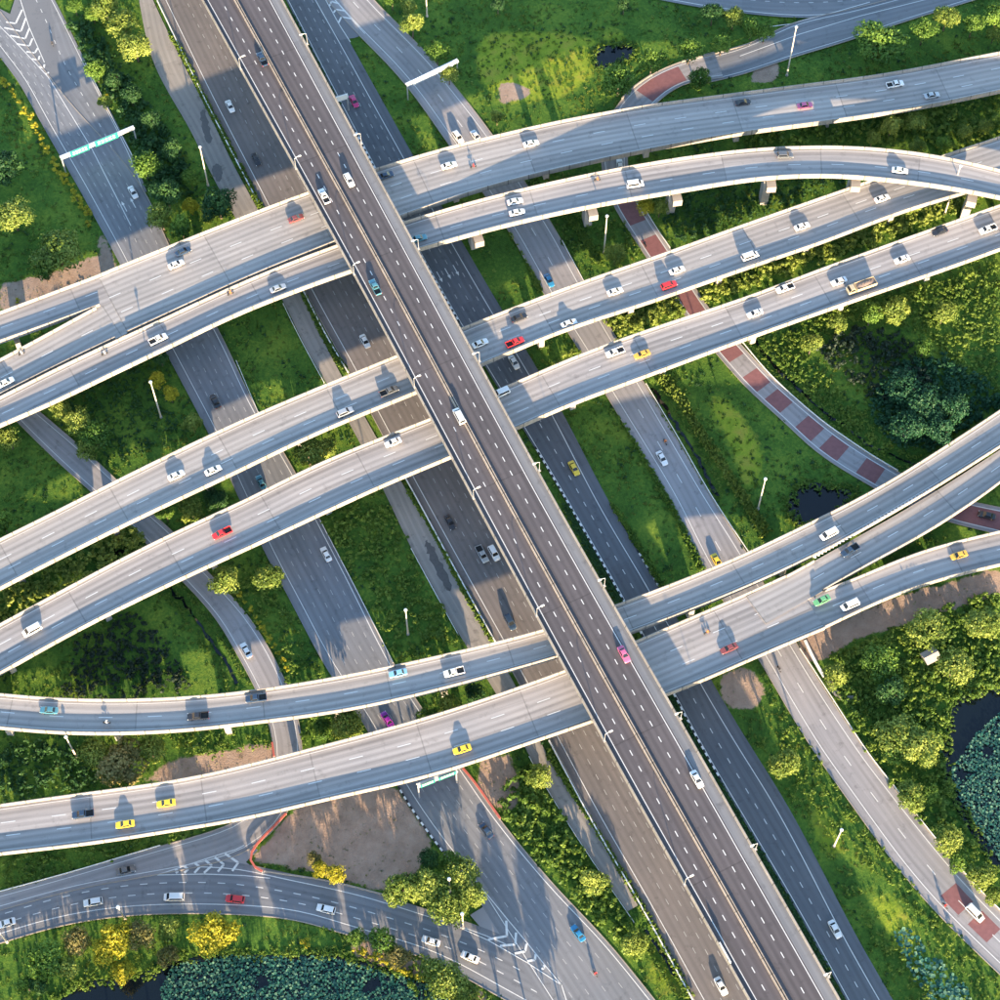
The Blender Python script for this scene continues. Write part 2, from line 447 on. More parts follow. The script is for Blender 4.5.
# ------------------------------------------------------------------ ground-level roads
# each: left edge, right edge (photograph points)
R = {}
R['K'] = Strip([(0, 895), (80, 872), (160, 861), (246, 862), (266, 869), (336, 883), (386, 896), (456, 919), (495, 931), (560, 965), (620, 1002), (690, 1050)],
               [(0, 943), (52, 927), (117, 916), (182, 913), (260, 915), (302, 920), (344, 934), (422, 956), (474, 982), (500, 997), (580, 1040)], ext=(40, 30), it=10)
R['J'] = Strip([(19, 423), (52, 456), (91, 491), (130, 526), (148, 545), (183, 581), (216, 617), (236, 652), (257, 690), (270, 724), (275, 755), (270, 788), (246, 818), (205, 834), (156, 848), (73, 873), (0, 893)][::-1],
               [(39, 412), (78, 445), (114, 478), (151, 514), (177, 535), (205, 571), (234, 599), (264, 640), (286, 684), (299, 721), (302, 750), (299, 785), (285, 818), (262, 840), (240, 856), (170, 872), (80, 888), (0, 910)][::-1], ext=(30, 60), it=8)
R['R1b'] = Strip([(8, -20), (27, 20), (45, 70), (70, 108), (96, 150), (110, 190)], [(44, -20), (55, 0), (86, 62), (112, 114), (133, 156), (151, 203)], ext=(40, 0), it=6)
R['R1'] = Strip([(-26, 22), (0, 58), (18, 80), (36, 114), (60, 156), (78, 187), (99, 226), (109, 243), (164, 349), (208, 432), (229, 477), (261, 545), (292, 604), (328, 672), (362, 720), (396, 785), (432, 839), (469, 885), (500, 935), (545, 1005), (570, 1045)],
                [(0, 12), (22, 40), (48, 76), (80, 115), (120, 158), (151, 203), (170, 250), (216, 326), (257, 412), (284, 453), (319, 519), (354, 586), (392, 662), (425, 714), (464, 769), (500, 821), (558, 891), (604, 938), (654, 1000), (690, 1045)], ext=(40, 30), it=10)
R['S'] = Strip([(137, -10), (153, 62), (192, 133), (218, 187), (283, 301), (305, 347), (326, 382), (360, 443), (386, 495), (412, 550), (438, 597), (460, 636), (500, 700), (528, 753), (555, 802), (594, 862), (628, 912)],
               [(148, -10), (179, 55), (208, 112), (234, 166), (257, 208), (301, 293), (321, 336), (340, 373), (375, 435), (406, 490), (432, 532), (461, 589), (487, 636), (519, 692), (543, 748), (576, 802), (604, 844), (637, 905)], it=5)
M_L = [(203, 0), (347, 260), (475, 500), (610, 750), (750, 1000)]
M_R = [(283, 0), (424, 260), (555, 500), (698, 750), (841, 1000)]
R['N'] = Strip([(159, 0), (208, 101), (260, 202), (304, 289), (349, 371), (383, 435), (414, 493), (474, 602), (521, 686), (551, 740), (594, 821), (636, 893), (695, 1000)],
               [(238, 0), (288, 101), (340, 202), (385, 289), (428, 371), (462, 435), (492, 493), (551, 602), (598, 686), (628, 740), (673, 821), (713, 893), (772, 1000)], ext=(110, 60), it=20)
R['P'] = Strip([(286, 0), (330, 85), (372, 165), (416, 248), (458, 322), (525, 432), (567, 503), (622, 600), (672, 693), (701, 748), (735, 806), (797, 911), (846, 1000)],
               [(326, 0), (352, 46), (378, 93), (414, 157), (461, 240), (502, 310), (538, 370), (565, 417), (609, 502), (659, 586), (711, 680), (748, 742), (784, 799), (818, 862), (854, 932), (893, 1000)], ext=(60, 60), it=10)
R['Q'] = Strip([(318, -10), (340, 14), (357, 33), (386, 62), (412, 92), (448, 143), (506, 226), (545, 295), (581, 352), (609, 399), (669, 498), (703, 566), (761, 662), (810, 745), (849, 800), (896, 865), (943, 919), (1000, 974)],
               [(365, -10), (373, 0), (422, 49), (445, 75), (492, 135), (549, 220), (582, 280), (617, 340), (643, 382), (709, 495), (747, 554), (797, 646), (860, 744), (899, 795), (938, 844), (974, 886), (1000, 912)], ext=(60, 60), it=8)
R['T'] = Strip([(716, 52), (682, 62), (651, 75), (630, 91), (613, 112), (603, 140), (602, 168), (613, 204), (646, 256), (672, 295), (685, 315), (719, 356), (750, 391), (782, 419), (818, 453), (873, 487), (910, 507), (950, 522), (1000, 534)][::-1],
               [(722, 79), (690, 81), (669, 92), (652, 107), (638, 125), (628, 145), (627, 168), (638, 200), (669, 248), (695, 288), (708, 309), (740, 344), (771, 378), (818, 419), (857, 448), (896, 471), (930, 490), (974, 503), (1000, 508)][::-1], ext=(30, 0), it=5)
R['U'] = Strip([(700, 58), (750, 44), (795, 22), (850, 10), (940, -14)], [(700, 84), (740, 75), (787, 59), (844, 42), (906, 21), (974, 0)], ext=(0, 60), it=6)
R['V'] = Strip([(640, -30), (750, -14), (850, -14), (940, -30), (1000, -44)], [(650, -2), (703, 8), (750, 14), (800, 18), (860, 14), (940, 2), (1000, -12)], ext=(60, 60), it=6)
INFO = {  # name, material, level, label
 'K': ('road', 'asphalt', .02, 'curving two lane road along the bottom left edge'),
 'J': ('ramp_road', 'asphalt_pale', .06, 'narrow ramp road curving down the left side'),
 'R1b': ('road', 'asphalt', .02, 'branch road joining at the top left chevrons'),
 'R1': ('road', 'asphalt', .04, 'wide grey multi lane road left of the expressway'),
 'S': ('service_road', 'dusty', .03, 'dusty grey service road between verges'),
 'N': ('road', 'asphalt_brown', .05, 'brown main carriageway left of and beneath the expressway'),
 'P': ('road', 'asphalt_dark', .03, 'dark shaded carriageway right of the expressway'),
 'Q': ('road', 'asphalt_pale', .05, 'pale frontage road on the right'),
 'T': ('ramp_road', 'asphalt_pale', .06, 'ramp road with red painted patches'),
 'U': ('road', 'asphalt', .04, 'slip road at the top right'),
 'V': ('road', 'asphalt', .02, 'road along the top edge at right')}
ROADO = {}
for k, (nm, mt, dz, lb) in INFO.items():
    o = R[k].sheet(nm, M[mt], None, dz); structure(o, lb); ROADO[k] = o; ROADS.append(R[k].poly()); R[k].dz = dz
    R[k].L[:, 2] += dz; R[k].R[:, 2] += dz; R[k].c[:, 2] += dz

def v_at(k, x, y, z=0.0): s = R[k]; return s.v[s.near(P(x, y, z)[:2])]
def marks(k, dash=(), edges=(), ln=1.5, per=4.4, w=.16, ew=.16, v0=0, v1=None, parent=None, ev=None, mat='line'):
    s = R[k]; mb = MB()
    s.dashes(dash, ln, per, w, .012, mb, v0, v1, jit=1.0)
    if mb.v: mb.build('lane_dashes', M[mat], parent or ROADO.get(k))['kind'] = 'stuff'
    for off in edges:
        mb = MB(); a, b = ev or (0, s.v[-1]); s.paint([(a, b, None, off)], ew, .012, mb); mb.build('edge_line', M['line'], parent or ROADO.get(k))

marks('R1', (.30, .47, .64, .81), (2.2,), v0=20, w=.17, ew=.18, mat='line_worn'); marks('R1', (), (-.9,), ew=.2, ev=(v_at('R1', 190, 290), R['R1'].v[-1]))
marks('R1b', (.5,), (-.9,))
marks('N', (.34, .49, .64), (1.9,), w=.15, ew=.2, mat='line_worn')
pm = v_at('P', 545, 420); marks('P', (.25, .45, .65), (), w=.19, v1=pm, mat='line_worn'); marks('P', (.40,), (), w=.18, v0=pm); marks('P', (), (.6, -2.9), ew=.2)
marks('Q', (.52,), (2.0, -1.6), ln=3.0, per=11, w=.2, ew=.2)
marks('J', (), (.9, -.9), ew=.16)
marks('T', (), (.9, -.9), ew=.18)
marks('U', (), (.9, -.8), ew=.18)
marks('V', (.5,), (-1.0,), ew=.2)
marks('K', (.42, .62), (1.6, -2.2), w=.2, ew=.2, ln=1.8, per=4.6)

# red patches on the ramp and on the frontage road
def patches(k, spans, o0=1.1, o1=-1.1, name='red_patch'):
    s = R[k]
    for a, b in spans:
        vs = np.linspace(a, b, 6); mb = MB()
        for i in range(5):
            p = [s.at(vs[i], off=o0), s.at(vs[i], off=o1), s.at(vs[i + 1], off=o1), s.at(vs[i + 1], off=o0)]
            for q in p: q[2] += .008
            mb.quad(p[0], p[1], p[2], p[3])
        mb.build(name, M['red'], ROADO[k])
tv = lambda x, y: v_at('T', x, y)
patches('T', [(tv(1010, 522), tv(955, 512))])
for x0, y0, x1, y1 in [(876, 474, 858, 463), (845, 454, 827, 442), (815, 432, 800, 420), (788, 408, 775, 395), (765, 385, 750, 370), (735, 355, 724, 341), (700, 311, 676, 280), (668, 264, 648, 240), (640, 222, 625, 196), (642, 99, 685, 71)]:
    a, b = tv(x0, y0), tv(x1, y1); patches('T', [(min(a, b), max(a, b))])
qv = lambda x, y: v_at('Q', x, y)
patches('Q', [(qv(946, 894), qv(963, 911)), (qv(976, 924), qv(994, 942))], 3.4, -3.0)

# chevrons in the painted gores
def chevron(parent, z, apex, a, b, w=.45):
    mb = MB(); A, B, C = P(*apex, z), P(*a, z), P(*b, z)
    for u, v in ((A, B), (A, C)):
        d = (v - u); d /= np.linalg.norm(d); n = np.array([-d[1], d[0], 0]) * w / 2
        mb.quad(u - n, v - n, v + n, u + n)
        zoff = .001
    mb.build('chevron', M['line'], parent)
def chevrons(parent, z, l0, l1, r0, r1, n, lead):
    for i in range(n):
        f = i / (n - 1)
        a = (l0[0] + (l1[0] - l0[0]) * f, l0[1] + (l1[1] - l0[1]) * f); b = (r0[0] + (r1[0] - r0[0]) * f, r0[1] + (r1[1] - r0[1]) * f)
        ap = ((a[0] + b[0]) / 2 + lead[0], (a[1] + b[1]) / 2 + lead[1])
        chevron(parent, z + i * .0005, ap, a, b)
def gore_lines(parent, z, *lines):
    for ln in lines:
        mb = MB(); pts = [P(x, y, z) for x, y in ln]
        for u, v in zip(pts[:-1], pts[1:]):
            d = v - u; d /= np.linalg.norm(d); n = np.array([-d[1], d[0], 0]) * .11
            mb.quad(u - n, v - n, v + n, u + n)
        mb.build('gore_line', M['line'], parent)
def vees(parent, z, x0, y0, k, rows):
    for i, r in enumerate(rows):
        q = [(x0 + r[t] / k, y0 + r[t + 1] / k) for t in (0, 2, 4)]; chevron(parent, z + i * .0005, q[1], q[0], q[2], .55)
def fan(parent, z, x0, y0, k, *lines): gore_lines(parent, z, *[[(x0 + a / k, y0 + b / k) for a, b in ln] for ln in lines])
vees(ROADO['R1'], .085, 0, 0, 8.33, [(50, 183, 130, 195, 185, 80), (35, 230, 175, 260, 215, 150), (85, 295, 210, 322, 245, 235), (140, 365, 245, 382, 270, 320), (220, 430, 290, 440, 315, 400), (265, 490, 320, 500, 330, 465), (325, 555, 365, 568, 370, 535), (375, 615, 395, 612, 405, 600)])
fan(ROADO['R1'], .082, 0, 0, 8.33, [(-60, 150), (0, 220), (130, 350), (400, 640), (620, 1000), (760, 1230), (1000, 1700), (1090, 1880)], [(150, -60), (170, 0), (240, 220), (370, 520)])
vees(ROADO['K'], .10, 150, 820, 8.33, [(625, 280, 735, 355, 685, 425), (540, 310, 615, 370, 565, 430), (460, 335, 515, 380, 450, 440), (375, 360, 415, 390, 370, 440), (285, 385, 320, 410, 285, 440), (210, 410, 235, 425, 215, 442)])
fan(ROADO['K'], .097, 150, 820, 8.33, [(785, 210), (715, 245), (460, 325), (130, 435), (60, 455)], [(60, 458), (450, 450), (780, 462), (1000, 485)])
vees(ROADO['K'], .112, 460, 880, 7.14, [(200, 425, 335, 400, 330, 290), (285, 470, 395, 460, 400, 375), (390, 525, 465, 510, 475, 455), (480, 580, 535, 570, 540, 530), (580, 635, 600, 630, 600, 605)])
fan(ROADO['K'], .109, 460, 880, 7.14, [(0, 340), (200, 430), (480, 590), (725, 750), (760, 860)], [(150, 50), (330, 270), (480, 450), (600, 600), (725, 750)])
vees(ROADO['Q'], .085, 300, 0, 8.33, [(245, 50, 262, 12, 325, 30), (280, 105, 300, 78, 380, 92), (320, 190, 345, 140, 425, 155)])
fan(ROADO['Q'], .082, 300, 0, 8.33, [(190, -50), (215, 0), (330, 210), (420, 350)], [(250, -50), (290, 0), (430, 160), (540, 280)])
# paved tips of the gores, beneath the markings
for rd, z_, pts in (('R1', .03, [(-40, -12), (10, 14), (24, -30), (48, -10), (62, 80), (80, 116), (60, 100), (20, 55), (-30, 20)]), ('Q', .041, [(306, -20), (345, -20), (360, 12), (366, 34), (354, 38), (340, 40), (322, 15)]), ('K', .015, [(160, 872), (200, 852), (246, 842), (258, 850), (246, 862), (262, 875), (200, 880)]), ('K', .015, [(470, 915), (494, 900), (520, 930), (570, 990), (545, 985), (500, 950)])):
    mb = MB(); mb.add([P(x, y, z_) for x, y in pts], [tuple(range(len(pts)))]); o = mb.build('gore_paving', M['asphalt_pale' if rd == 'K' else 'asphalt'], ROADO[rd]); ROADS.append(pxpoly(pts))
gore_lines(ROADO['U'], .08, [(744, 30), (790, 24), (835, 12), (870, 2)], [(740, 56), (800, 34), (860, 16), (940, -4)])

def arrow(k, v, f, dirn=1):
    s_ = R[k]; p = s_.at(v, f); i_ = s_.near(p[:2]); t_ = np.r_[s_.t[i_], 0] * dirn; n_ = np.array([-t_[1], t_[0], 0]); z_ = np.array([0, 0, .012]); q = lambda a, b: p + t_ * a + n_ * b + z_
    mb = MB(); mb.quad(q(-2.2, -.12), q(.4, -.12), q(.4, .12), q(-2.2, .12)); mb.add([q(.4, -.45), q(1.8, 0), q(.4, .45)], [(0, 1, 2)]); mb.build('lane_arrow', M['line'], ROADO[k])
for f_ in (.15, .35, .55): arrow('P', v_at('P', 447, 276), f_)
for f_ in (.56, .73): arrow('R1', v_at('R1', 120, 210), f_, -1)
# alternating black and white kerb blocks
def block_kerb(k, side, va, vb, off):
    s = R[k]; w_, b_ = MB(), MB(); v = va; i = 0
    while v < vb:
        p, q = s.at(v, off=off), s.at(v + .95, off=off); d = (q - p); d[2] = 0; d /= np.linalg.norm(d); n = np.array([-d[1], d[0], 0]) * .22
        (w_ if i % 2 else b_).add([p - n, q - n, q + n, p + n, p - n + (0, 0, .3), q - n + (0, 0, .3), q + n + (0, 0, .3), p + n + (0, 0, .3)],
            [(4, 5, 6, 7), (0, 1, 5, 4), (1, 2, 6, 5), (2, 3, 7, 6), (3, 0, 4, 7)])
        v += .95; i += 1
    w_.build('white_kerb_blocks', M['white'], ROADO[k])['kind'] = 'stuff'; b_.build('black_kerb_blocks', M['black'], ROADO[k])['kind'] = 'stuff'
pv = lambda x, y: v_at('P', x, y)
block_kerb('P', 0, pv(360, 130), pv(470, 320), .25)
block_kerb('P', 0, pv(545, 440), pv(720, 780), .25)
block_kerb('P', 1, pv(640, 555), pv(662, 595), -.1)
block_kerb('R1', 0, v_at('R1', 400, 780), v_at('R1', 445, 860), .1)
for k, side in (('Q', 'R'), ('N', 'L'), ('T', 'R'), ('T', 'L'), ('J', 'L'), ('J', 'R'), ('K', 'R'), ('R1', 'R'), ('Q', 'L'), ('U', 'R'), ('U', 'L')):
    s = R[k]; e = s.R if side == 'R' else s.L; sg = -1 if side == 'R' else 1
    sweep(e, s.n * sg, [(0, -.05), (0.0, .12), (.22, .12), (.22, -.05)]).build('kerb', M['parapet'], ROADO[k])
# median paving beneath the expressway, between the two carriageways
mp = Strip([(p[0] + 60 + 10, p[1]) for p in [(175, 0), (330, 289), (436, 493), (573, 740), (716, 1000)]],
           [(p[0] - 12, p[1]) for p in [(286, 0), (440, 289), (560, 493), (697, 740), (846, 1000)]], ext=(110, 60), it=10)
structure(mp.sheet('median_paving', M['dusty'], None, .012), 'dusty paving beneath the expressway'); ROADS.append(mp.poly())
# puddles on the service road
for pts in ([(200, 112), (205, 110), (209, 122), (212, 140), (207, 143), (203, 132)], [(213, 166), (219, 164), (223, 175), (219, 182), (214, 176)], [(425, 540), (432, 545), (440, 560), (452, 585), (447, 590), (436, 572), (428, 555)]):
    mb = MB(); w = catmull([P(x, y, .045) for x, y in pts + pts[:1]], 6)[:-1]; w[:, :2] += rng.normal(0, .22, (len(w), 2)); mb.add(w, [tuple(range(len(w)))]); mb.build('mud_patch', M['mud'], ROADO['S'])

# ------------------------------------------------------------------ flyovers
ZD, ZM = 11.5, 20.0
FLY = {}
def hbox(cx, cy, d, hl, hw, z0, z1, mb, flare=1.0):
    n = np.array([-d[1], d[0]])
    c = lambda a, b, z, f=1.0: (cx + d[0] * a * f + n[0] * b * f, cy + d[1] * a * f + n[1] * b * f, z)
    mb.add([c(-hl, -hw, z0), c(hl, -hw, z0), c(hl, hw, z0), c(-hl, hw, z0), c(-hl, -hw, z1, flare), c(hl, -hw, z1, flare), c(hl, hw, z1, flare), c(-hl, hw, z1, flare)],
           [(3, 2, 1, 0), (4, 5, 6, 7), (0, 1, 5, 4), (1, 2, 6, 5), (2, 3, 7, 6), (3, 0, 4, 7)])

def flyover(key, label, left, right, z=ZD, mat='deck', ext=(60, 60), dash=(), dl=3.4, dp=12.0, lpar=True, rpar=True, girder=.55, piers=True, pspan=27, cap_off=0.0, edge=True, walls=(), llim=(None, None), rlim=(None, None), dz=0.0, dv=(0, None)):
    s = Strip(left, right, z, 1.05, ext, it=30); R[key] = s
    root = empty('flyover', (0, 0, 0)); tag(root, label, 'flyover', 'flyovers of the interchange'); FLY[key] = root
    if dz:
        for a_ in (s.L, s.R, s.c): a_[:, 2] += dz
    s.sheet('road_deck', M[mat], root)
    def cut(lim):
        i0 = 0 if lim[0] is None else s.near(P(*lim[0], ZD + 1.05)[:2]); i1 = len(s.v) if lim[1] is None else s.near(P(*lim[1], ZD + 1.05)[:2]) + 1
        return slice(i0, i1)
    lc, rc = cut(llim), cut(rlim)
    # slab and girder below the road surface
    mid = .5 * (s.L + s.R); half = .5 * (s.wl + s.wr)
    def belt(o0, o1, z0, z1, name):
        n = len(mid); V = np.zeros((n, 4, 3)); ctr = mid[:, :2]
        for j, (o, zz) in enumerate(((o0, z1), (o0, z0), (o1, z0), (o1, z1))):
            V[:, j, :2] = ctr + s.n * (half * o)[:, None]; V[:, j, 2] = mid[:, 2] + zz
        V = V.reshape(-1, 3); Fc = []
        for i in range(n - 1):
            for j in range(4): a, b = i * 4 + j, i * 4 + (j + 1) % 4; Fc.append((a, b, b + 4, a + 4))
        mb = MB(); mb.add(V, Fc + [(3, 2, 1, 0), ((n - 1) * 4, (n - 1) * 4 + 1, (n - 1) * 4 + 2, (n - 1) * 4 + 3)]); return mb.build(name, M['soffit'], root)
    belt(-.985, .985, -.45, -.02, 'slab'); belt(-girder, girder, -2.0, -.46, 'girder')
    if lpar: sweep(s.L[lc], s.n[lc], [(-.36, .0), (-.20, 1.05), (0, 1.05), (.04, -.75), (-.1, -.75)]).build('parapet', M['rail_wall'], root)
    if rpar: sweep(s.R[rc], -s.n[rc], [(-.36, .0), (-.20, 1.05), (0, 1.05), (.04, -.75), (-.1, -.75)]).build('parapet', M['rail_wall'], root)
    mb = MB(); d0 = 0 if dv[0] == 0 else s.v[s.near(P(*dv[0], ZD)[:2])]; d1 = None if dv[1] is None else s.v[s.near(P(*dv[1], ZD)[:2])]; s.dashes(dash, dl, dp, .2, .012, mb, d0, d1, jit=.25)
    if mb.v: mb.build('lane_dashes', M['line'], root)['kind'] = 'stuff'
    if edge:
        for off in (1.0, -1.0):
            mb = MB(); s.paint([(0, s.v[-1], None, off)], .15, .012, mb); mb.build('edge_line', M['line'], root)
    # retaining walls where the road comes down to an embankment
    for v0, v1 in walls:
        i0, i1 = np.searchsorted(s.v, v0), min(np.searchsorted(s.v, v1), len(s.v) - 1)
        for e, sg in ((s.L, 1), (s.R, -1)):
            n = i1 - i0; V = []; Fc = []
            for i in range(i0, i1):
                for o in (-.06, -.55):
                    xy = e[i, :2] + s.n[i] * sg * o; V += [(*xy, 0.0), (*xy, e[i, 2] - .46)]
            for i in range(n - 1):
                a = i * 4; Fc += [(a, a + 4, a + 5, a + 1), (a + 2, a + 3, a + 7, a + 6)]
            b = (n - 1) * 4; Fc += [(0, 1, 3, 2), (b, b + 2, b + 3, b + 1)]
            mb = MB(); mb.add(V, Fc); mb.build('retaining_wall', M['parapet'], root)
    if piers:
        last = -99; v = 6.0
        while v < s.v[-1] - 6:
            i = np.searchsorted(s.v, v); c = mid[i]
            if v - last >= pspan and not any(a <= v <= b for a, b in walls):
                p = c[:2][None]; pts = p + np.array([[0, 0], [2.5, 0], [-2.5, 0], [0, 2.5], [0, -2.5]])
                if not any(inside(q, pts).any() for q in ROADS):
                    mb = MB(); d = s.n[i]; zt = c[2] - 2.0; hw = half[i]
                    hbox(c[0], c[1], d, 1.7, .8, -.3, zt - 1.3, mb); mb.build('pier', M['soffit'], root)
                    mb = MB(); hbox(c[0], c[1], d, hw * .36 + 1, .9, zt - 1.3, zt - .003, mb, 1.0 + .25); mb.build('pier_cap', M['soffit'], root)
                    last = v
            v += 3.0
    return s

flyover('C', 'upper of the two straight parallel flyovers passing beneath the expressway at centre',
  [(0, 538), (39, 519), (78, 499), (150, 463), (240, 420), (349, 374), (396, 355), (464, 326), (500, 312), (581, 281), (646, 259), (740, 225), (869, 180), (948, 153), (1000, 136)],
  [(0, 587), (44, 564), (146, 513), (200, 488), (240, 469), (318, 431), (414, 392), (490, 360), (560, 330), (656, 299), (745, 267), (826, 240), (896, 212), (971, 190), (1000, 181)], dash=(.40, .67))
sD = flyover('D', 'lower of the two straight parallel flyovers, with the tan truck on it',
  [(0, 623), (104, 567), (177, 530), (255, 495), (297, 472), (370, 441), (430, 418), (503, 387), (581, 353), (656, 326), (745, 297), (818, 269), (932, 228), (1000, 204)],
  [(0, 672), (78, 628), (182, 577), (250, 546), (318, 514), (370, 490), (401, 476), (451, 456), (517, 427), (560, 407), (646, 375), (745, 338), (852, 300), (948, 267), (1000, 248)], dash=(.40, .65), mat='deck2')
zA = lambda x: ZD if x < 600 else ZD - 4.0 * min(1, (x - 600) / 400)
aN = [(0, 358), (47, 333), (90, 309), (98, 305), (104, 290), (109, 276), (114, 268), (182, 240), (260, 208), (308, 191), (375, 168), (448, 145), (490, 136), (568, 118), (656, 103), (740, 92), (800, 84), (886, 73), (1000, 51)]
aNs = [(112, 268), (182, 240), (260, 209), (308, 191), (375, 168), (448, 146), (490, 136), (568, 118), (656, 103), (740, 92), (800, 84), (886, 73), (1000, 51)]
aS = [(112, 338), (182, 306), (240, 279), (284, 261), (334, 241), (401, 215), (490, 185), (576, 164), (662, 146), (740, 132), (802, 124), (880, 113), (948, 101), (1000, 90)]
z3 = lambda pts, zf: [(x, y, zf(x)) for x, y in pts]
sA = flyover('A', 'wide northern flyover running across the top, forking at its left end', z3(aNs, zA), z3(aS, zA), dash=(.38, .66), mat='deck', ext=(0, 80), walls=())
flyover('A1', 'upper branch leaving the forked northern flyover at the left edge', [(0, 311), (40, 296), (80, 281), (112, 269), (150, 254)], [(0, 340), (26, 331), (60, 319), (92, 307), (125, 294), (160, 280)], dash=(.5,), ext=(60, 0), mat='deck2', edge=False,
  llim=(None, (111, 268)), rlim=(None, (95, 306)), dz=-.04, dv=(0, (105, 290)))
flyover('A2', 'lower branch of the forked northern flyover at the left edge', [(0, 358), (47, 333), (92, 308), (125, 290), (160, 272)], [(0, 393), (55, 365), (112, 338), (150, 320)], dash=(.5,), ext=(60, 0), edge=False,
  llim=(None, (95, 307)), rlim=(None, (111, 338)), dz=-.08, dv=(0, (110, 315)))
zB = lambda x: ZD if x < 420 else ZD + 6.5 * min(1, (x - 420) / 420)
bN = [(0, 396), (55, 368), (117, 339), (182, 309), (240, 282), (284, 264), (334, 245), (404, 221), (490, 196), (620, 167), (740, 149), (792, 146), (849, 145), (896, 149), (948, 156), (1000, 169)]
bS = [(0, 424), (52, 402), (104, 376), (166, 347), (240, 311), (349, 270), (419, 248), (500, 225), (594, 204), (677, 190), (740, 179), (792, 174), (844, 174), (896, 179), (956, 187), (1000, 196)]
sB = flyover('B', 'curving ramp flyover arching over the others at the right', z3(bN, zB), z3(bS, zB), dash=(.57,), mat='deck2', piers=False)
for x, y in [(589, 205), (678, 190), (769, 176), (858, 174), (977, 190), (480, 232)]:        # piers whose caps stick out past the deck
    z0 = zB(x); q = P(x, y, z0 + 1.05)[:2]; i = sB.near(q); d = sB.n[i]; c = .5 * (sB.L[i] + sB.R[i]) ; hw = .5 * (sB.wl[i] + sB.wr[i])
    mb = MB(); hbox(c[0], c[1], d, 1.6, 1.1, -.3, c[2] - 4.403, mb); mb.build('pier', M['soffit'], FLY['B'])
    mb = MB(); hbox(c[0] - d[0] * .8, c[1] - d[1] * .8, d, hw + .8, 1.3, c[2] - 4.4, c[2] - 2.003, mb); mb.build('pier_cap', M['parapet'], FLY['B'])
zE = lambda x: ZD if x < 720 else ZD - 7.5 * min(1, (x - 720) / 280)
flyover('E1', 'single carriageway flyover curving from the right edge to the lower left',
  z3([(0, 693), (52, 698), (104, 699), (182, 697), (260, 689), (339, 676), (422, 659), (490, 643), (545, 629), (617, 604), (685, 578), (745, 553), (805, 524), (875, 489), (900, 474), (961, 435), (1000, 409)], zE),
  z3([(0, 727), (52, 732), (104, 733), (182, 730), (250, 722), (344, 710), (422, 693), (500, 672), (558, 656), (632, 632), (685, 611), (745, 587), (810, 557), (849, 537), (932, 489), (1000, 446)], zE), dash=(.51,), mat='deck')
flyover('H', 'wide lower flyover with two merged carriageways crossing the bottom left',
  z3([(0, 804), (78, 793), (182, 779), (255, 762), (341, 740), (422, 718), (500, 693), (567, 669), (637, 640), (680, 621), (745, 593), (790, 572)], zE),
  z3([(0, 853), (104, 841), (156, 832), (250, 817), (318, 800), (427, 776), (500, 752), (593, 720), (667, 694), (703, 680), (745, 661), (805, 636), (827, 627)], zE), dash=(.36, .63), mat='deck2', ext=(60, 0))
flyover('E2', 'southern half of the flyover leaving at right, beside the barrier',
  z3([(745, 595), (790, 574), (812, 560), (849, 540), (932, 492), (1000, 448)], zE), z3([(768, 622), (795, 605), (829, 587), (865, 565), (922, 535), (990, 490), (1000, 482)], zE), dash=(.5,), mat='deck', ext=(0, 60), edge=False,
  llim=((791, 573), (815, 558)), rlim=((830, 586), None), dz=-.04, dv=((815, 575), None))
flyover('F', 'ramp flyover joining from the right edge below the main one',
  z3([(760, 612), (795, 598), (829, 588), (857, 577), (922, 549), (1000, 530)], zE), z3([(785, 645), (827, 626), (886, 597), (948, 576), (1000, 564)], zE), dash=(.52,), mat='deck2', ext=(0, 60), edge=False,
  llim=((830, 589), None), rlim=((828, 626), None), dz=-.08, dv=((835, 605), None))

# topmost expressway: two carriageways, one median
sM = flyover('M', 'topmost dark expressway running diagonally over every other road', M_L, M_R, z=ZM, mat='express', ext=(130, 170), dash=(), pspan=30, girder=.5, edge=False, piers=False)
mroot = FLY['M']
fmed = np.interp(np.linspace(0, 1, len(sM.v)), [0, 1], [.415, .405])
med = sM.L + (sM.R - sM.L) * fmed[:, None]
for o in (.27, -.27):
    sweep(med + np.c_[sM.n * o, np.zeros(len(med))], sM.n, [(-.2, .01), (-.09, .9), (.09, .9), (.2, .01)]).build('median_barrier', M['median'], mroot)
mb = MB()
sM.dashes((.235, .65), 1.5, 4.45, .22, .012, mb); mb.build('lane_dashes', M['line'], mroot)['kind'] = 'stuff'
for off in (1.5, -3.3):
    mb = MB(); sM.paint([(0, sM.v[-1], None, off)], .2, .012, mb); mb.build('edge_line', M['line'], mroot)
n_ = len(sM.v); w_ = sM.wl + sM.wr; a_ = sM.R + (sM.L - sM.R) * (2.9 / w_)[:, None]; b_ = sM.R + (sM.L - sM.R) * (.4 / w_)[:, None]
me = mesh_np('shoulder_strip', np.concatenate([a_, b_]) + (0, 0, .01), [(i, i + 1, i + 1 + n_, i + n_) for i in range(n_ - 1)], np.concatenate([np.c_[sM.v * 0, sM.v], np.c_[sM.v * 0 + 2.5, sM.v]])); link('shoulder_strip', me, M['asphalt'], mroot)
v = 15.0; last = -99
EWP = [Strip.poly(R[k]) for k in ('A', 'B', 'C', 'D', 'E1', 'H')]
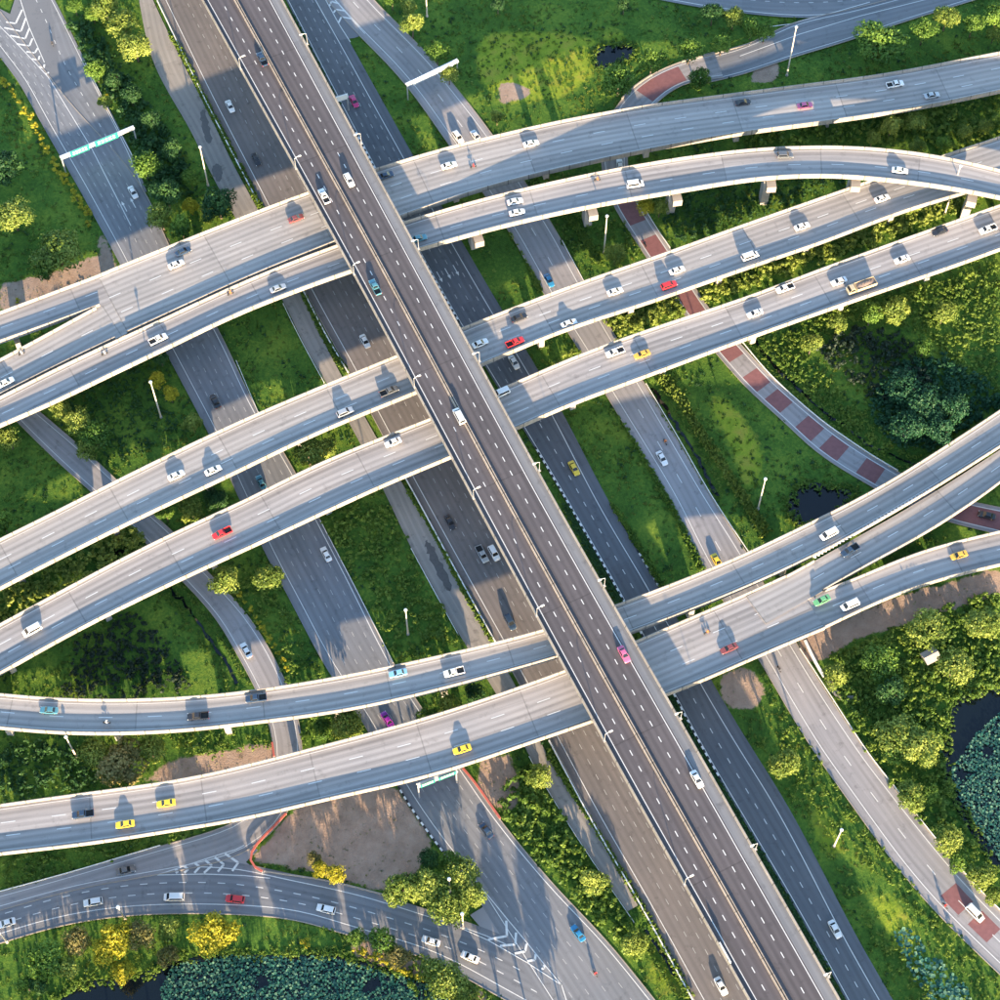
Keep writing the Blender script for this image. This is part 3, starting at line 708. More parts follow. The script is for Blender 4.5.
while v < sM.v[-1] - 5:
    i = np.searchsorted(sM.v, v); c = .5 * (sM.L[i] + sM.R[i]); d = sM.n[i]
    pts = c[:2][None] + np.array([[0, 0], [3, 0], [-3, 0], [0, 3], [0, -3]])
    if v - last > 24 and not any(inside(q, pts).any() for q in EWP):
        mb = MB(); hbox(c[0], c[1], d, 2.2, 1.1, -.3, ZM - 4, mb); mb.build('pier', M['soffit'], mroot)
        mb = MB(); hbox(c[0], c[1], d, 5.0, 1.2, ZM - 4, ZM - 2.003, mb, 1.25); mb.build('pier_cap', M['soffit'], mroot); last = v
    v += 2.0
# a saw-tooth row of white delineators on the barrier between the two right-hand carriageways
mb = MB()
for t in np.linspace(0, 1, 34):
    x, y = 815 + 115 * t, 557 - 67 * t; zz = zE(x); p = P(x, y, zz + 1.05)
    mb.box(p[0] - .28, p[0] + .28, p[1] - .28, p[1] + .28, zz + 1.06, zz + 1.28)
mb.build('delineator_row', M['white'], FLY['E1'])['kind'] = 'stuff'

# ------------------------------------------------------------------ ground with ponds and ditches
PONDS = {
 'a': [(597, 48), (606, 42), (618, 44), (632, 46), (634, 56), (622, 60), (610, 67), (596, 64), (592, 56)],
 'b': [(797, 488), (815, 484), (840, 488), (856, 490), (842, 508), (822, 524), (800, 524), (790, 506)],
 'c': [(944, 752), (952, 708), (962, 690), (985, 688), (1040, 690), (1060, 860), (1000, 870), (975, 830), (956, 800), (948, 775)],
 'd': [(50, 1005), (88, 984), (150, 975), (170, 962), (230, 953), (330, 955), (380, 968), (440, 985), (480, 1005), (490, 1040), (30, 1040)],
 'e': [(100, 556), (118, 546), (130, 548), (124, 558), (104, 562)],
 }
DITCH = [[(752, 338), (772, 362), (800, 390), (824, 412), (848, 428), (870, 445), (914, 464)], [(652, 388), (668, 412), (684, 436), (704, 470), (718, 496)],
         [(170, 588), (186, 606), (205, 632), (224, 660), (236, 684)], [(645, 930), (664, 958), (694, 1004)]]
SOIL = [[(286, 815), (330, 790), (396, 786), (432, 842), (415, 875), (380, 890), (300, 868), (250, 862)], [(480, 760), (508, 752), (524, 800), (500, 815), (478, 785)],
        [(795, 640), (890, 598), (1000, 568), (1010, 590), (900, 625), (850, 640), (826, 660), (806, 662)], [(722, 672), (752, 666), (764, 690), (758, 708), (740, 712), (722, 700)],
        [(130, 785), (175, 758), (275, 742), (300, 748), (290, 762), (180, 782)], [(0, 284), (60, 270), (95, 255), (112, 268), (40, 300), (0, 312)],
        [(345, 930), (420, 960), (470, 985), (500, 1005), (440, 1000), (360, 965)], [(100, 228), (108, 240), (116, 270), (98, 270)], [(150, 205), (170, 240), (178, 248), (160, 250), (146, 210)], [(498, 80), (530, 86), (528, 100), (500, 102)], [(755, 66), (782, 62), (775, 80), (745, 84)]]
DRY_LIT = [[(480, 34), (560, 30), (600, 40), (596, 74), (560, 98), (510, 104), (476, 80)], [(702, 396), (722, 390), (745, 420), (762, 445), (766, 475), (745, 505), (738, 470), (728, 440)],  # first patch paints the sunlit meadow into the ground colour
       [(40, 225), (62, 250), (52, 260), (38, 190)], [(640, 960), (660, 950), (690, 1000), (660, 1000)], [(860, 880), (900, 900), (930, 960), (900, 960), (870, 900)], [(795, 800), (820, 800), (850, 850), (835, 870)], [(600, 20), (640, 40), (610, 48)]]
gx = np.r_[[-3000, -1200, -500, -300], np.arange(-190, 191, 1.6), [300, 500, 1200, 3000]]; gy = np.r_[[-3000, -1200, -450, -260], np.arange(-170, 215, 1.6), [300, 500, 1200, 3000]]
GX, GY = np.meshgrid(gx, gy); gp2 = np.c_[GX.ravel(), GY.ravel()]
def soft(polys, r=2):
    m = np.zeros(len(gp2), bool)
    for q in polys: m |= inside(pxpoly(q), gp2)
    a = m.reshape(GX.shape).astype(float)
    for _ in range(r):
        b = a.copy(); b[1:-1, 1:-1] = (a[1:-1, 1:-1] * 2 + a[:-2, 1:-1] + a[2:, 1:-1] + a[1:-1, :-2] + a[1:-1, 2:]) / 6; a = b
    return a.ravel()
pond = soft(PONDS.values(), 2)
for dline in DITCH:
    w = catmull([P(x, y) for x, y in dline], 6)[:, :2]
    dmin = np.full(len(gp2), 1e9)
    for q in w: dmin = np.minimum(dmin, ((gp2 - q) ** 2).sum(1))
    pond = np.maximum(pond, np.clip(1.2 - np.sqrt(dmin) / 1.9, 0, 1))
soil, dry_lit = soft(SOIL, 2), soft(DRY_LIT, 10)
hz = (np.sin(GX * .21 + 1.3) * np.cos(GY * .17) + np.sin(GX * .07 + GY * .11) + .7 * np.sin(GX * .45) * np.sin(GY * .41 + 2)).ravel() * .11 - .32
onroad = np.zeros(len(gp2), bool)
z = np.minimum(hz, -.06) - pond * 1.3
ny, nx = GX.shape; ii = (np.arange(ny - 1)[:, None] * nx + np.arange(nx - 1)[None]).ravel()
gme = mesh_np('ground', np.c_[gp2, z], np.stack([ii, ii + 1, ii + nx + 1, ii + nx], 1), attrs={'soil': soil, 'dry_lit': dry_lit}, smooth=True)
structure(link('ground', gme, M['ground']), 'grassy ground between the roads')
for k, pts in PONDS.items():
    w = catmull([P(*p, -.75) for p in pts + pts[:1]], 4)[:-1]; c = w.mean(0); w = c + (w - c) * 1.12
    mb = MB(); mb.add(w, [tuple(range(len(w)))]); structure(mb.build('pond_water', M['water']), 'dark pond water')
for dline in DITCH:
    w = catmull([P(x, y, -.95) for x, y in dline], 6); t = np.gradient(w[:, :2], axis=0); t /= np.linalg.norm(t, axis=1)[:, None]; n = np.c_[-t[:, 1], t[:, 0], np.zeros(len(t))] * rng.uniform(.25, 1.0, len(t))[:, None]; w = w + n * rng.uniform(-.6, .6, len(t))[:, None]
    mb = MB()
    for i in range(len(w) - 1): mb.quad(w[i] - n[i] * .6, w[i + 1] - n[i + 1] * .6, w[i + 1] + n[i + 1] * .6, w[i] + n[i] * .6)
    structure(mb.build('ditch_water', M['water']), 'dark water in a drainage ditch')

# ------------------------------------------------------------------ plants
def leaf_blob(n, r, h, size, flat=.5, hollow=.35, jag=.35):
    """n leaf quads through a lumpy dome of radius r and height h"""
    V = np.zeros((n * 4, 3)); T = np.zeros(n * 4)
    k = max(3, int(n / 30)); ca = rng.uniform(0, 2 * math.pi, k); cr = r * .72 * np.sqrt(rng.uniform(0, 1, k)); cz = h * rng.uniform(.3, .8, k) * (1 - .35 * (cr / r) ** 2)
    rb = r * rng.uniform(.28, .48, k)
    which = rng.integers(0, k, n)
    d = rng.normal(size=(n, 3)); d /= np.linalg.norm(d, axis=1)[:, None]; d[:, 2] = np.abs(d[:, 2]) * .9 - .15
    rad = rb[which] * (hollow + (1 - hollow) * rng.uniform(0, 1, n) ** .5)
    c = np.c_[cr[which] * np.cos(ca[which]), cr[which] * np.sin(ca[which]), cz[which]] + d * rad[:, None] * np.array([1, 1, h / (2.2 * r) + .35])
    c[:, 2] = np.maximum(c[:, 2], .03)
    nrm = d + rng.normal(size=(n, 3)) * jag + np.array([0, 0, flat]); nrm /= np.linalg.norm(nrm, axis=1)[:, None]
    a = np.cross(nrm, rng.normal(size=(n, 3))); a /= np.linalg.norm(a, axis=1)[:, None]; b = np.cross(nrm, a)
    s = size * rng.uniform(.6, 1.3, n)[:, None]
    V[0::4] = c - a * s; V[1::4] = c - b * s * .55; V[2::4] = c + a * s - nrm * s * .2; V[3::4] = c + b * s * .55
    tint = .25 + .5 * rng.uniform(0, 1, k)[which] * .6 + .35 * rng.uniform(0, 1, n) * .8
    T[:] = np.repeat(tint, 4)
    return V, np.arange(n * 4).reshape(-1, 4), T

def crown_mesh(name, n, r, h, size, z0, lumps=9, squash=.8, gap=.3):
    """an uneven crown: leaf shells round several sub-crowns, dense at the rim, with gaps"""
    Vs, Ts = [], []
    for i in range(lumps):
        a = i * 2.399 + rng.uniform(-.4, .4); rr = r * (.15 + .62 * math.sqrt((i + .3) / lumps)) * rng.uniform(.75, 1.12) if i else 0
        rs = r * rng.uniform(.2, .46) * (1.3 if i == 0 else 1); cz = z0 + h * (.62 - .38 * (rr / r) ** 2 + rng.uniform(-.1, .1))
        m = int(n / lumps)
        d = rng.normal(size=(m, 3)); d /= np.linalg.norm(d, axis=1)[:, None]
        u = np.sin(d[:, 0] * 5 + i) * np.sin(d[:, 1] * 6 + 2 * i) * np.sin(d[:, 2] * 5 + 1)
        keep = (u > -gap * .8) & (d[:, 2] > -.7); d = d[keep]; u = u[keep]; m = len(d)
        rad = rs * (.5 + .5 * rng.uniform(0, 1, m) ** .45 + .22 * (rng.uniform(0, 1, m) > .86)) * (1 + .3 * u)
        c = np.array([rr * math.cos(a), rr * math.sin(a), cz]) + d * rad[:, None] * np.array([1, 1, squash])
        nrm = d + rng.normal(size=(m, 3)) * .45 + np.array([0, 0, .25]); nrm /= np.linalg.norm(nrm, axis=1)[:, None]
        t1 = np.cross(nrm, rng.normal(size=(m, 3))); t1 /= np.linalg.norm(t1, axis=1)[:, None]; t2 = np.cross(nrm, t1)
        s = size * rng.uniform(.6, 1.35, m)[:, None]
        V = np.zeros((m * 4, 3)); V[0::4] = c - t1 * s; V[1::4] = c - t2 * s * .6; V[2::4] = c + t1 * s - nrm * s * .25; V[3::4] = c + t2 * s * .6
        Vs.append(V); Ts.append(np.repeat(.1 + .5 * rng.uniform() + .42 * rng.uniform(0, 1, m), 4))
    V = np.vstack(Vs); return mesh_np(name, V, np.arange(len(V)).reshape(-1, 4), attrs={'tint': np.concatenate(Ts)})

def trunk_mesh(name, z0, h, r, girth):
    mb = MB(); lean = rng.uniform(-.3, .3, 2)
    top = (lean[0], lean[1], z0 + h * .55)
    mb.tube([(0, 0, -.5), (lean[0] * .3, lean[1] * .3, z0 * .6), (lean[0] * .7, lean[1] * .7, z0 + h * .2), top], [girth * 1.35, girth, girth * .8, girth * .35], 7)
    for i in range(6):
        a = i * 1.05 + rng.uniform(-.3, .3); zz = z0 * .75 + h * .08 * i
        e = (r * .6 * math.cos(a), r * .6 * math.sin(a), zz + h * .4); mid = (r * .25 * math.cos(a), r * .25 * math.sin(a), zz + h * .22)
        mb.tube([(lean[0] * .6, lean[1] * .6, zz), mid, e], [girth * .5, girth * .32, girth * .1], 5)
    return mb.mesh(name, True)
# unit-ish prototypes: crown radius 4 m
PROT = []
for i in range(5):
    PROT.append((trunk_mesh('trunk', 2.6, 5.0, 4.0, .22), [crown_mesh('crown', 6200, 4.0, 4.6, .25, 2.6, lumps=[15, 18, 13, 20, 12][i], squash=[.8, .7, .95, .75, .9][i], gap=[.3, .2, .35, .25, .4][i])]))
CROWNS = {}
def tree(px, py, rpx, label, leaf='green', name='tree', h=None, cat='tree', group=None, proto=None):
    """crown centre and crown radius as they appear in the photograph; the trunk stands beneath it"""
    sc = rpx / 3.75; f = sc / 4.0; hz = (h / 7.5) if h else max(.6, min(1.45, f * 1.15 + .25))
    i = random.randrange(5) if proto is None else proto
    base = P(px, py, 5.2 * hz); o = empty(name, (base[0], base[1], -.2), random.uniform(0, 6.28)); o.scale = (f, f, hz)
    link('trunk', PROT[i][0], M['bark'], o)
    key = (i, leaf)
    me = PROT[i][1][0]
    if not len(me.materials): me.materials.append(M['leaf_green'])
    c = link('crown', me, None, o); c.material_slots[0].link = 'OBJECT'; c.material_slots[0].material = M['leaf_' + leaf]
    tag(o, label, cat, group); return o

ORDN = ['first', 'second', 'third', 'fourth', 'fifth', 'sixth', 'seventh', 'eighth', 'ninth', 'tenth', 'eleventh', 'twelfth', 'thirteenth', 'fourteenth', 'fifteenth']
TREES = [
 (12, 214, 22, 'yellow', 'bright yellow green tree at the left edge above its rounder neighbour'), (57, 249, 27, 'yellow', 'large rounded tree standing by the soil path at far left'), (4, 165, 20, 'dark', 'dark shaded tree against the left edge'),
 (44, 268, 12, 'green', 'small tree filling the lower side of the big rounded tree'),
 (104, 4, 18, 'yellow', 'bright tree cut by the top edge beside the road verge'), (122, 22, 18, 'yellow', 'bright tree second in the clump along the service road'), (134, 44, 18, 'yellow', 'bright tree lowest of the clump by the service road'), (92, 12, 9, 'green', 'small slim tree left of the bright clump at top'),
 (74, 4, 9, 'green', 'small tree at the top edge on the left verge'), (112, 78, 11, 'dark', 'dark tree below the bright clump on the verge'), (130, 92, 12, 'dark', 'dark tree beside the service road above the gantry'), (150, 118, 11, 'dark', 'dark tree on the verge level with the gantry end'), (172, 148, 12, 'dark', 'dark tree left of the lamp on the verge'), (190, 176, 10, 'green', 'green tree close to the foot of the verge lamp'), (104, 100, 8, 'yellow', 'small pale tree along the kerb above the gantry'),
 (95, 68, 12, 'green', 'small tree on the verge halfway to the sign gantry'),
 (144, 163, 16, 'green', 'round tree just right of the green sign gantry'), (166, 192, 18, 'dark', 'dark round tree below the gantry tree'), (160, 214, 15, 'yellow', 'yellow topped tree beside the right kerb of road'), (181, 226, 14, 'green', 'tree squeezed against the northern flyover parapet'), (218, 202, 20, 'dark', 'dark leafy tree beside the dusty service road end'), (190, 204, 9, 'golden', 'small golden tree between two dark ones'),
 (408, 6, 11, 'yellow', 'bright small tree at the top edge right of forked road'), (412, 22, 14, 'yellow', 'pale tree beside the lamp post at top'), (437, 50, 13, 'green', 'leafy tree above the right end of white gantry'), (449, 72, 11, 'yellow', 'low tree just right of the white gantry end'), (392, -2, 9, 'green', 'small tree clipped by the top edge near the fork'),
 (619, 78, 19, 'green', 'tree lower left of the pond in the meadow'), (652, 58, 15, 'green', 'tree between pond and red ramp bend'), (690, 48, 15, 'green', 'dark tree standing over the slip road bend'), (722, 42, 12, 'green', 'tree on the verge above the slip road'), (713, 10, 13, 'dark', 'dark tree just below the top edge road'), (734, 15, 12, 'yellow', 'pale tree next to the top edge road'), (752, 26, 11, 'green', 'tree in the pointed island at top right'), (765, 30, 11, 'green', 'tree nearest the tip of the pointed island'), (700, 76, 13, 'green', 'tree leaning over the red paved bend'),
 (497, 115, 8, 'yellow', 'small pale tree against the northern flyover'), (624, 4, 8, 'dark', 'dark shrubby tree at the top edge of meadow'), (498, 2, 9, 'dark', 'dark tree on the top edge over the meadow corner'),
 (880, 38, 31, 'green', 'largest tree at the top right beside the slip road'), (876, 44, 13, 'yellow', 'bright crown showing through the largest top right tree'), (925, 28, 15, 'green', 'tree right of the largest top right tree'), (948, 14, 15, 'yellow', 'pale tree along the slip road near the top'), (974, 22, 13, 'green', 'round tree near the upper right corner'), (998, 14, 16, 'green', 'tree cut by the upper right corner'), (995, 32, 9, 'yellow', 'low tree on the right edge below the corner tree'),
 (892, 124, 12, 'yellow', 'clipped round tree left of a pair between flyovers'), (916, 119, 12, 'yellow', 'clipped round tree right of a pair between flyovers'), (873, 137, 9, 'yellow', 'small clipped tree below left of the round pair'), (918, 145, 10, 'yellow', 'clipped round tree directly below the pair'), (944, 143, 9, 'green', 'small dark ball tree against the curving ramp'), (965, 130, 9, 'yellow', 'clipped tree third along from the round pair'), (986, 125, 9, 'yellow', 'clipped tree nearest the right edge between flyovers'),
 (646, 205, 10, 'golden', 'yellow tree right beside the red ramp'), (660, 206, 10, 'yellow', 'pale tree right of the yellow one by the red ramp'), (615, 252, 12, 'yellow', 'tree beside the lamp post between parallel flyovers'),
 (60, 408, 12, 'yellow', 'topmost bright tree of the clump by the left ramp'), (77, 420, 15, 'yellow', 'middle tree of the clump by the left ramp'), (95, 434, 16, 'green', 'broad tree of the clump by the left ramp'), (88, 448, 12, 'yellow', 'lowest tree of the clump by the left ramp'), (8, 437, 12, 'yellow', 'tree at the left edge under the curving ramp'), (157, 379, 9, 'golden', 'small yellow tree right of the leaning lamp'), (170, 393, 9, 'golden', 'small yellow tree nearest the wide road'), (192, 422, 10, 'yellow', 'small yellow tree touching the straight flyover'), (160, 357, 8, 'dark', 'dark little tree at the foot of the curving ramp'),
 (2, 522, 12, 'green', 'tree on the left edge above the straight flyover'), (308, 452, 17, 'yellow', 'bright tree in the gap between the twin flyovers'), (325, 446, 12, 'yellow', 'second bright tree in the gap between twin flyovers'), (190, 507, 14, 'yellow', 'bright tree by the red car between the twin flyovers'), (165, 512, 9, 'green', 'small tree over the ramp between twin flyovers'), (215, 497, 12, 'dark', 'dark tree beside the wide road between twin flyovers'),
 (224, 579, 15, 'yellow', 'round tree above the yellow shrub row'), (268, 576, 15, 'yellow', 'lone round tree left of the wide grey road'),
 (345, 722, 16, 'yellow', 'bright tree squeezed between the two lower flyovers'), (322, 728, 11, 'green', 'smaller tree left of the bright one between lower flyovers'), (428, 716, 11, 'green', 'tree right of the purple car between lower flyovers'), (448, 705, 13, 'yellow', 'bright tree between lower flyovers by the wide road'), (475, 692, 11, 'dark', 'dark tree at the right end of that narrow gap'),
 (120, 762, 25, 'brown', 'broad olive tree above the lower flyover at left'), (92, 752, 15, 'yellow', 'yellow tree left of the broad olive one'), (150, 748, 14, 'yellow', 'small yellow tree right of the broad olive one'),
 (115, 938, 17, 'golden', 'golden flowering tree left of the bottom road'), (105, 950, 13, 'golden', 'golden flowering tree lower down by the canal'), (138, 935, 14, 'brown', 'olive tree in the middle of the golden ones'), (122, 970, 11, 'golden', 'lowest golden tree close to the canal'), (168, 928, 10, 'yellow', 'pale small tree below the white van'), (167, 955, 10, 'brown', 'brown bush like tree near the canal bank'), (213, 932, 20, 'golden', 'big golden tree nearest the red car'), (75, 940, 13, 'brown', 'brownish tree beneath the leftmost white car'), (45, 960, 18, 'green', 'dark spreading tree near the bottom left corner'), (66, 968, 12, 'yellow', 'pale tree beside the spreading corner tree'), (25, 985, 10, 'green', 'small tree at the bottom left corner'), (38, 985, 10, 'dark', 'dark tree at the canal mouth'),
 (402, 888, 17, 'yellow', 'leftmost bright tree on the traffic island'), (428, 885, 17, 'yellow', 'second bright tree on the traffic island'), (448, 905, 18, 'yellow', 'lowest bright tree on the traffic island'), (462, 872, 15, 'yellow', 'upper right bright tree on the traffic island'), (472, 894, 14, 'yellow', 'right hand bright tree on the traffic island'), (428, 858, 10, 'dark', 'dark tree at the top of the traffic island'), (450, 860, 10, 'green', 'green tree by the striped kerb on the island'), (320, 868, 8, 'golden', 'small yellow tree at the lower rim of the soil'), (336, 873, 9, 'golden', 'second small yellow tree at the soil rim'), (314, 858, 7, 'brown', 'small bare looking tree on the brown soil'),
 (382, 940, 13, 'green', 'tree just below the bottom road left of white car'), (398, 956, 11, 'brown', 'olive tree beside the long shadows at the bottom'), (445, 980, 18, 'yellow', 'large bright tree at the bottom edge'), (462, 990, 13, 'yellow', 'bright tree beside it at bottom edge'), (357, 937, 9, 'green', 'little tree on the bottom road verge'), (430, 968, 11, 'yellow', 'small bright tree above the large one at bottom'),
 (785, 762, 15, 'yellow', 'solitary bright tree in the strip right of the shaded road'), (635, 942, 12, 'yellow', 'last bright tree of the bushy strip'), (540, 775, 12, 'yellow', 'bright tree at the top of the bushy strip'), (594, 880, 13, 'yellow', 'bright tree lower in the bushy strip'),
 (900, 735, 22, 'yellow', 'pale tree beside the lily pond'), (920, 745, 20, 'yellow', 'broad pale tree at the pond corner'), (895, 750, 12, 'green', 'low tree under the pale pond trees'), (912, 795, 15, 'yellow', 'pale tree along the frontage road below the pond corner'), (928, 792, 10, 'green', 'small tree behind the roadside pale tree'), (948, 838, 14, 'yellow', 'tree above the red patched end of road'), (960, 862, 10, 'green', 'tree near the lily pond lower end'), (982, 875, 13, 'yellow', 'tree by the right edge above the red patches'), (995, 895, 9, 'yellow', 'tree on the right edge beside the frontage road'),
 (930, 628, 20, 'yellow', 'bright tree above the grey shed'), (985, 622, 18, 'yellow', 'bright tree at the right edge under the ramp flyover'), (880, 660, 18, 'green', 'green tree at the left end of the thicket'), (955, 665, 18, 'yellow', 'bright tree right of the grey shed'), (890, 690, 15, 'dark', 'dark tree in the thicket hollow'), (835, 675, 12, 'yellow', 'yellow tree at the tip of the white wall'),
 (872, 312, 13, 'green', 'bright tree at the top of the hollow under the truck'), (897, 308, 15, 'yellow', 'second bright tree along the hollow rim'), (838, 322, 10, 'yellow', 'bright tree left along the hollow rim'), (945, 310, 13, 'yellow', 'bright tree standing apart right of the hollow'), (812, 342, 11, 'yellow', 'bright tree at the left rim of the hollow'),
 (905, 385, 19, 'grove', 'dark tree in the wet hollow'), (928, 402, 20, 'grove', 'dark tree right of the wet hollow'), (908, 425, 17, 'grove', 'dark tree low in the hollow'), (940, 428, 15, 'grove', 'dark tree close to the right flyover parapet'), (955, 405, 15, 'grove', 'deep green tree by the flyover at right'), (925, 345, 11, 'green', 'green tree on the lit slope above the dark grove'),
]
for x, y, r, lf, lb in TREES: tree(x, y, r, lb, lf)

for i, (x, y, r) in enumerate([(20, 1052, 17), (62, 1046, 19), (108, 1058, 18), (150, 1048, 20), (186, 1062, 17), (232, 1050, 20), (268, 1064, 16), (318, 1056, 17), (352, 1068, 18), (396, 1062, 15), (436, 1072, 17), (482, 1064, 14), (520, 1072, 12), (548, 1082, 14), (586, 1094, 12)]):
    tree(x, y, r, ORDN[i] + ' tree from the left in the row beyond the bottom edge', 'green', h=15.0, group='trees beyond the bottom edge')
# rows of clipped golden shrubs
SHR = []
for i in range(4):
    V, Fq, T = leaf_blob(260, 1.0, 1.5, .17, .3); SHR.append(mesh_np('foliage', V, Fq, attrs={'tint': T})); SHR[-1].materials.append(M['leaf_golden'])
stem = MB().tube([(0, 0, -.4), (.05, 0, .4), (0, .05, .9)], [.08, .06, .03], 5).tube([(0, 0, .1), (.3, .1, .7)], [.05, .02], 5).tube([(0, 0, .1), (-.25, .2, .7)], [.05, .02], 5).mesh('stem')
def shrub(px, py, rpx, label, group):
    q = P(px, py, .8); o = empty('shrub', (q[0], q[1], -.12), random.uniform(0, 6)); f = rpx / 3.75; o.scale = (f, f, f * .9)
    link('foliage', random.choice(SHR), None, o); link('stem', stem, M['bark'], o); tag(o, label, 'shrub', group)
for i in range(26):
    t = i / 25; line = np.array([(0, 76), (14, 92), (32, 118), (44, 142), (58, 168), (70, 184), (80, 200), (88, 212)]); s_ = t * 7; k = min(int(s_), 6)
    q = line[k] + (line[k + 1] - line[k]) * (s_ - k)
    shrub(q[0] - 1 + random.uniform(-1.5, 1.5), q[1] + random.uniform(-1.5, 1.5), random.uniform(3.6, 6.5), 'golden shrub in the row along the left kerb of the upper left road', 'golden shrubs along the upper left kerb')
for i in range(13):
    line = np.array([(236, 594), (246, 606), (254, 619), (260, 628), (265, 635), (269, 642), (276, 654), (283, 668)]); s_ = i / 12 * 6.999; k = int(s_); q = line[k] + (line[k + 1] - line[k]) * (s_ - k)
    shrub(q[0] + random.uniform(-1, 1) + 3, q[1], random.uniform(2.8, 4.2), 'golden shrub in the row beside the left ramp road', 'golden shrubs along the left ramp')
for i in range(13):
    t = i / 12; q = (354 + 66 * t, 948 + 30 * t)
    shrub(q[0] + random.uniform(-2, 2), q[1] + random.uniform(-2, 2), random.uniform(3, 5), 'golden shrub in the row on brown soil below the bottom road', 'golden shrubs on the soil at the bottom')
for x, y, r, lb in [(88, 223, 5, 'lone golden shrub at the lower end of the left verge'), (305, 943, 6, 'lone golden shrub on the grass above the lily canal'), (17, 300, 4, 'small shrub on the soil path by the left edge'), (106, 95, 3, 'tiny golden shrub on the verge above the gantry')]:
    shrub(x, y, r, lb, None)

# undergrowth: too many leaves and stems to count, one object for each patch
def in_roads(pts, extra=()):
    m = np.zeros(len(pts), bool)
    for q in ROADS: m |= inside(q, pts)
    return m
BL = [leaf_blob(46, 1.0, 1.3, .25, .35) for _ in range(5)]
GR = []
for _ in range(4):
    n = 10; a = rng.uniform(0, 6.28, n); r = .5 * np.sqrt(rng.uniform(0, 1, n)); c = np.c_[r * np.cos(a), r * np.sin(a), np.zeros(n)]
    tip = c + np.c_[rng.normal(0, .28, (n, 2)), rng.uniform(.35, 1.0, n)]; w = np.c_[-np.sin(a), np.cos(a), np.zeros(n)] * .16
    V = np.zeros((n * 3, 3)); V[0::3] = c - w; V[1::3] = c + w; V[2::3] = tip; GR.append((V, np.arange(n * 3).reshape(-1, 3), np.repeat(.25 + .6 * rng.uniform(0, 1, n), 3)))

def scatter(name, temps, pts, smin, smax, mat, label, cat, hs=(.8, 1.3), z=-.3, dz=None, parent=None):
    if len(pts) == 0: return
    Vs, Fs, Ts = [], [], []; b = 0
    k = rng.integers(0, len(temps), len(pts))
    for j, (V, Fq, T) in enumerate(temps):
        q = pts[k == j]; m = len(q)
        if m == 0: continue
        a = rng.uniform(0, 6.28, m); s = rng.uniform(smin, smax, m); h = s * rng.uniform(*hs, m)
        ca, sa = np.cos(a)[:, None], np.sin(a)[:, None]
        X = (V[None, :, 0] * ca - V[None, :, 1] * sa) * s[:, None] + q[:, :1]; Y = (V[None, :, 0] * sa + V[None, :, 1] * ca) * s[:, None] + q[:, 1:2]
        Z = V[None, :, 2] * h[:, None] + z + (dz if dz is not None else 0)
        Vs.append(np.stack([X, Y, Z], 2).reshape(-1, 3)); Fs.append((Fq[None] + (np.arange(m) * len(V))[:, None, None] + b).reshape(-1, Fq.shape[1])); b += m * len(V)
        Ts.append((T[None] * .7 + .3 * rng.uniform(0, 1, m)[:, None]).ravel())
    o = link(name, mesh_np(name, np.vstack(Vs), np.vstack(Fs), attrs={'tint': np.concatenate(Ts)}), M[mat], parent)
    if parent is None: tag(o, label, cat, None, 'stuff')
    return o
def fill(poly, per, margin=0.0):
    w = pxpoly(poly); lo, hi = w.min(0), w.max(0); n = int((hi - lo).prod() / per)
    p = rng.uniform(lo, hi, (n, 2)); p = p[inside(w, p)]; return p[~in_roads(p)]
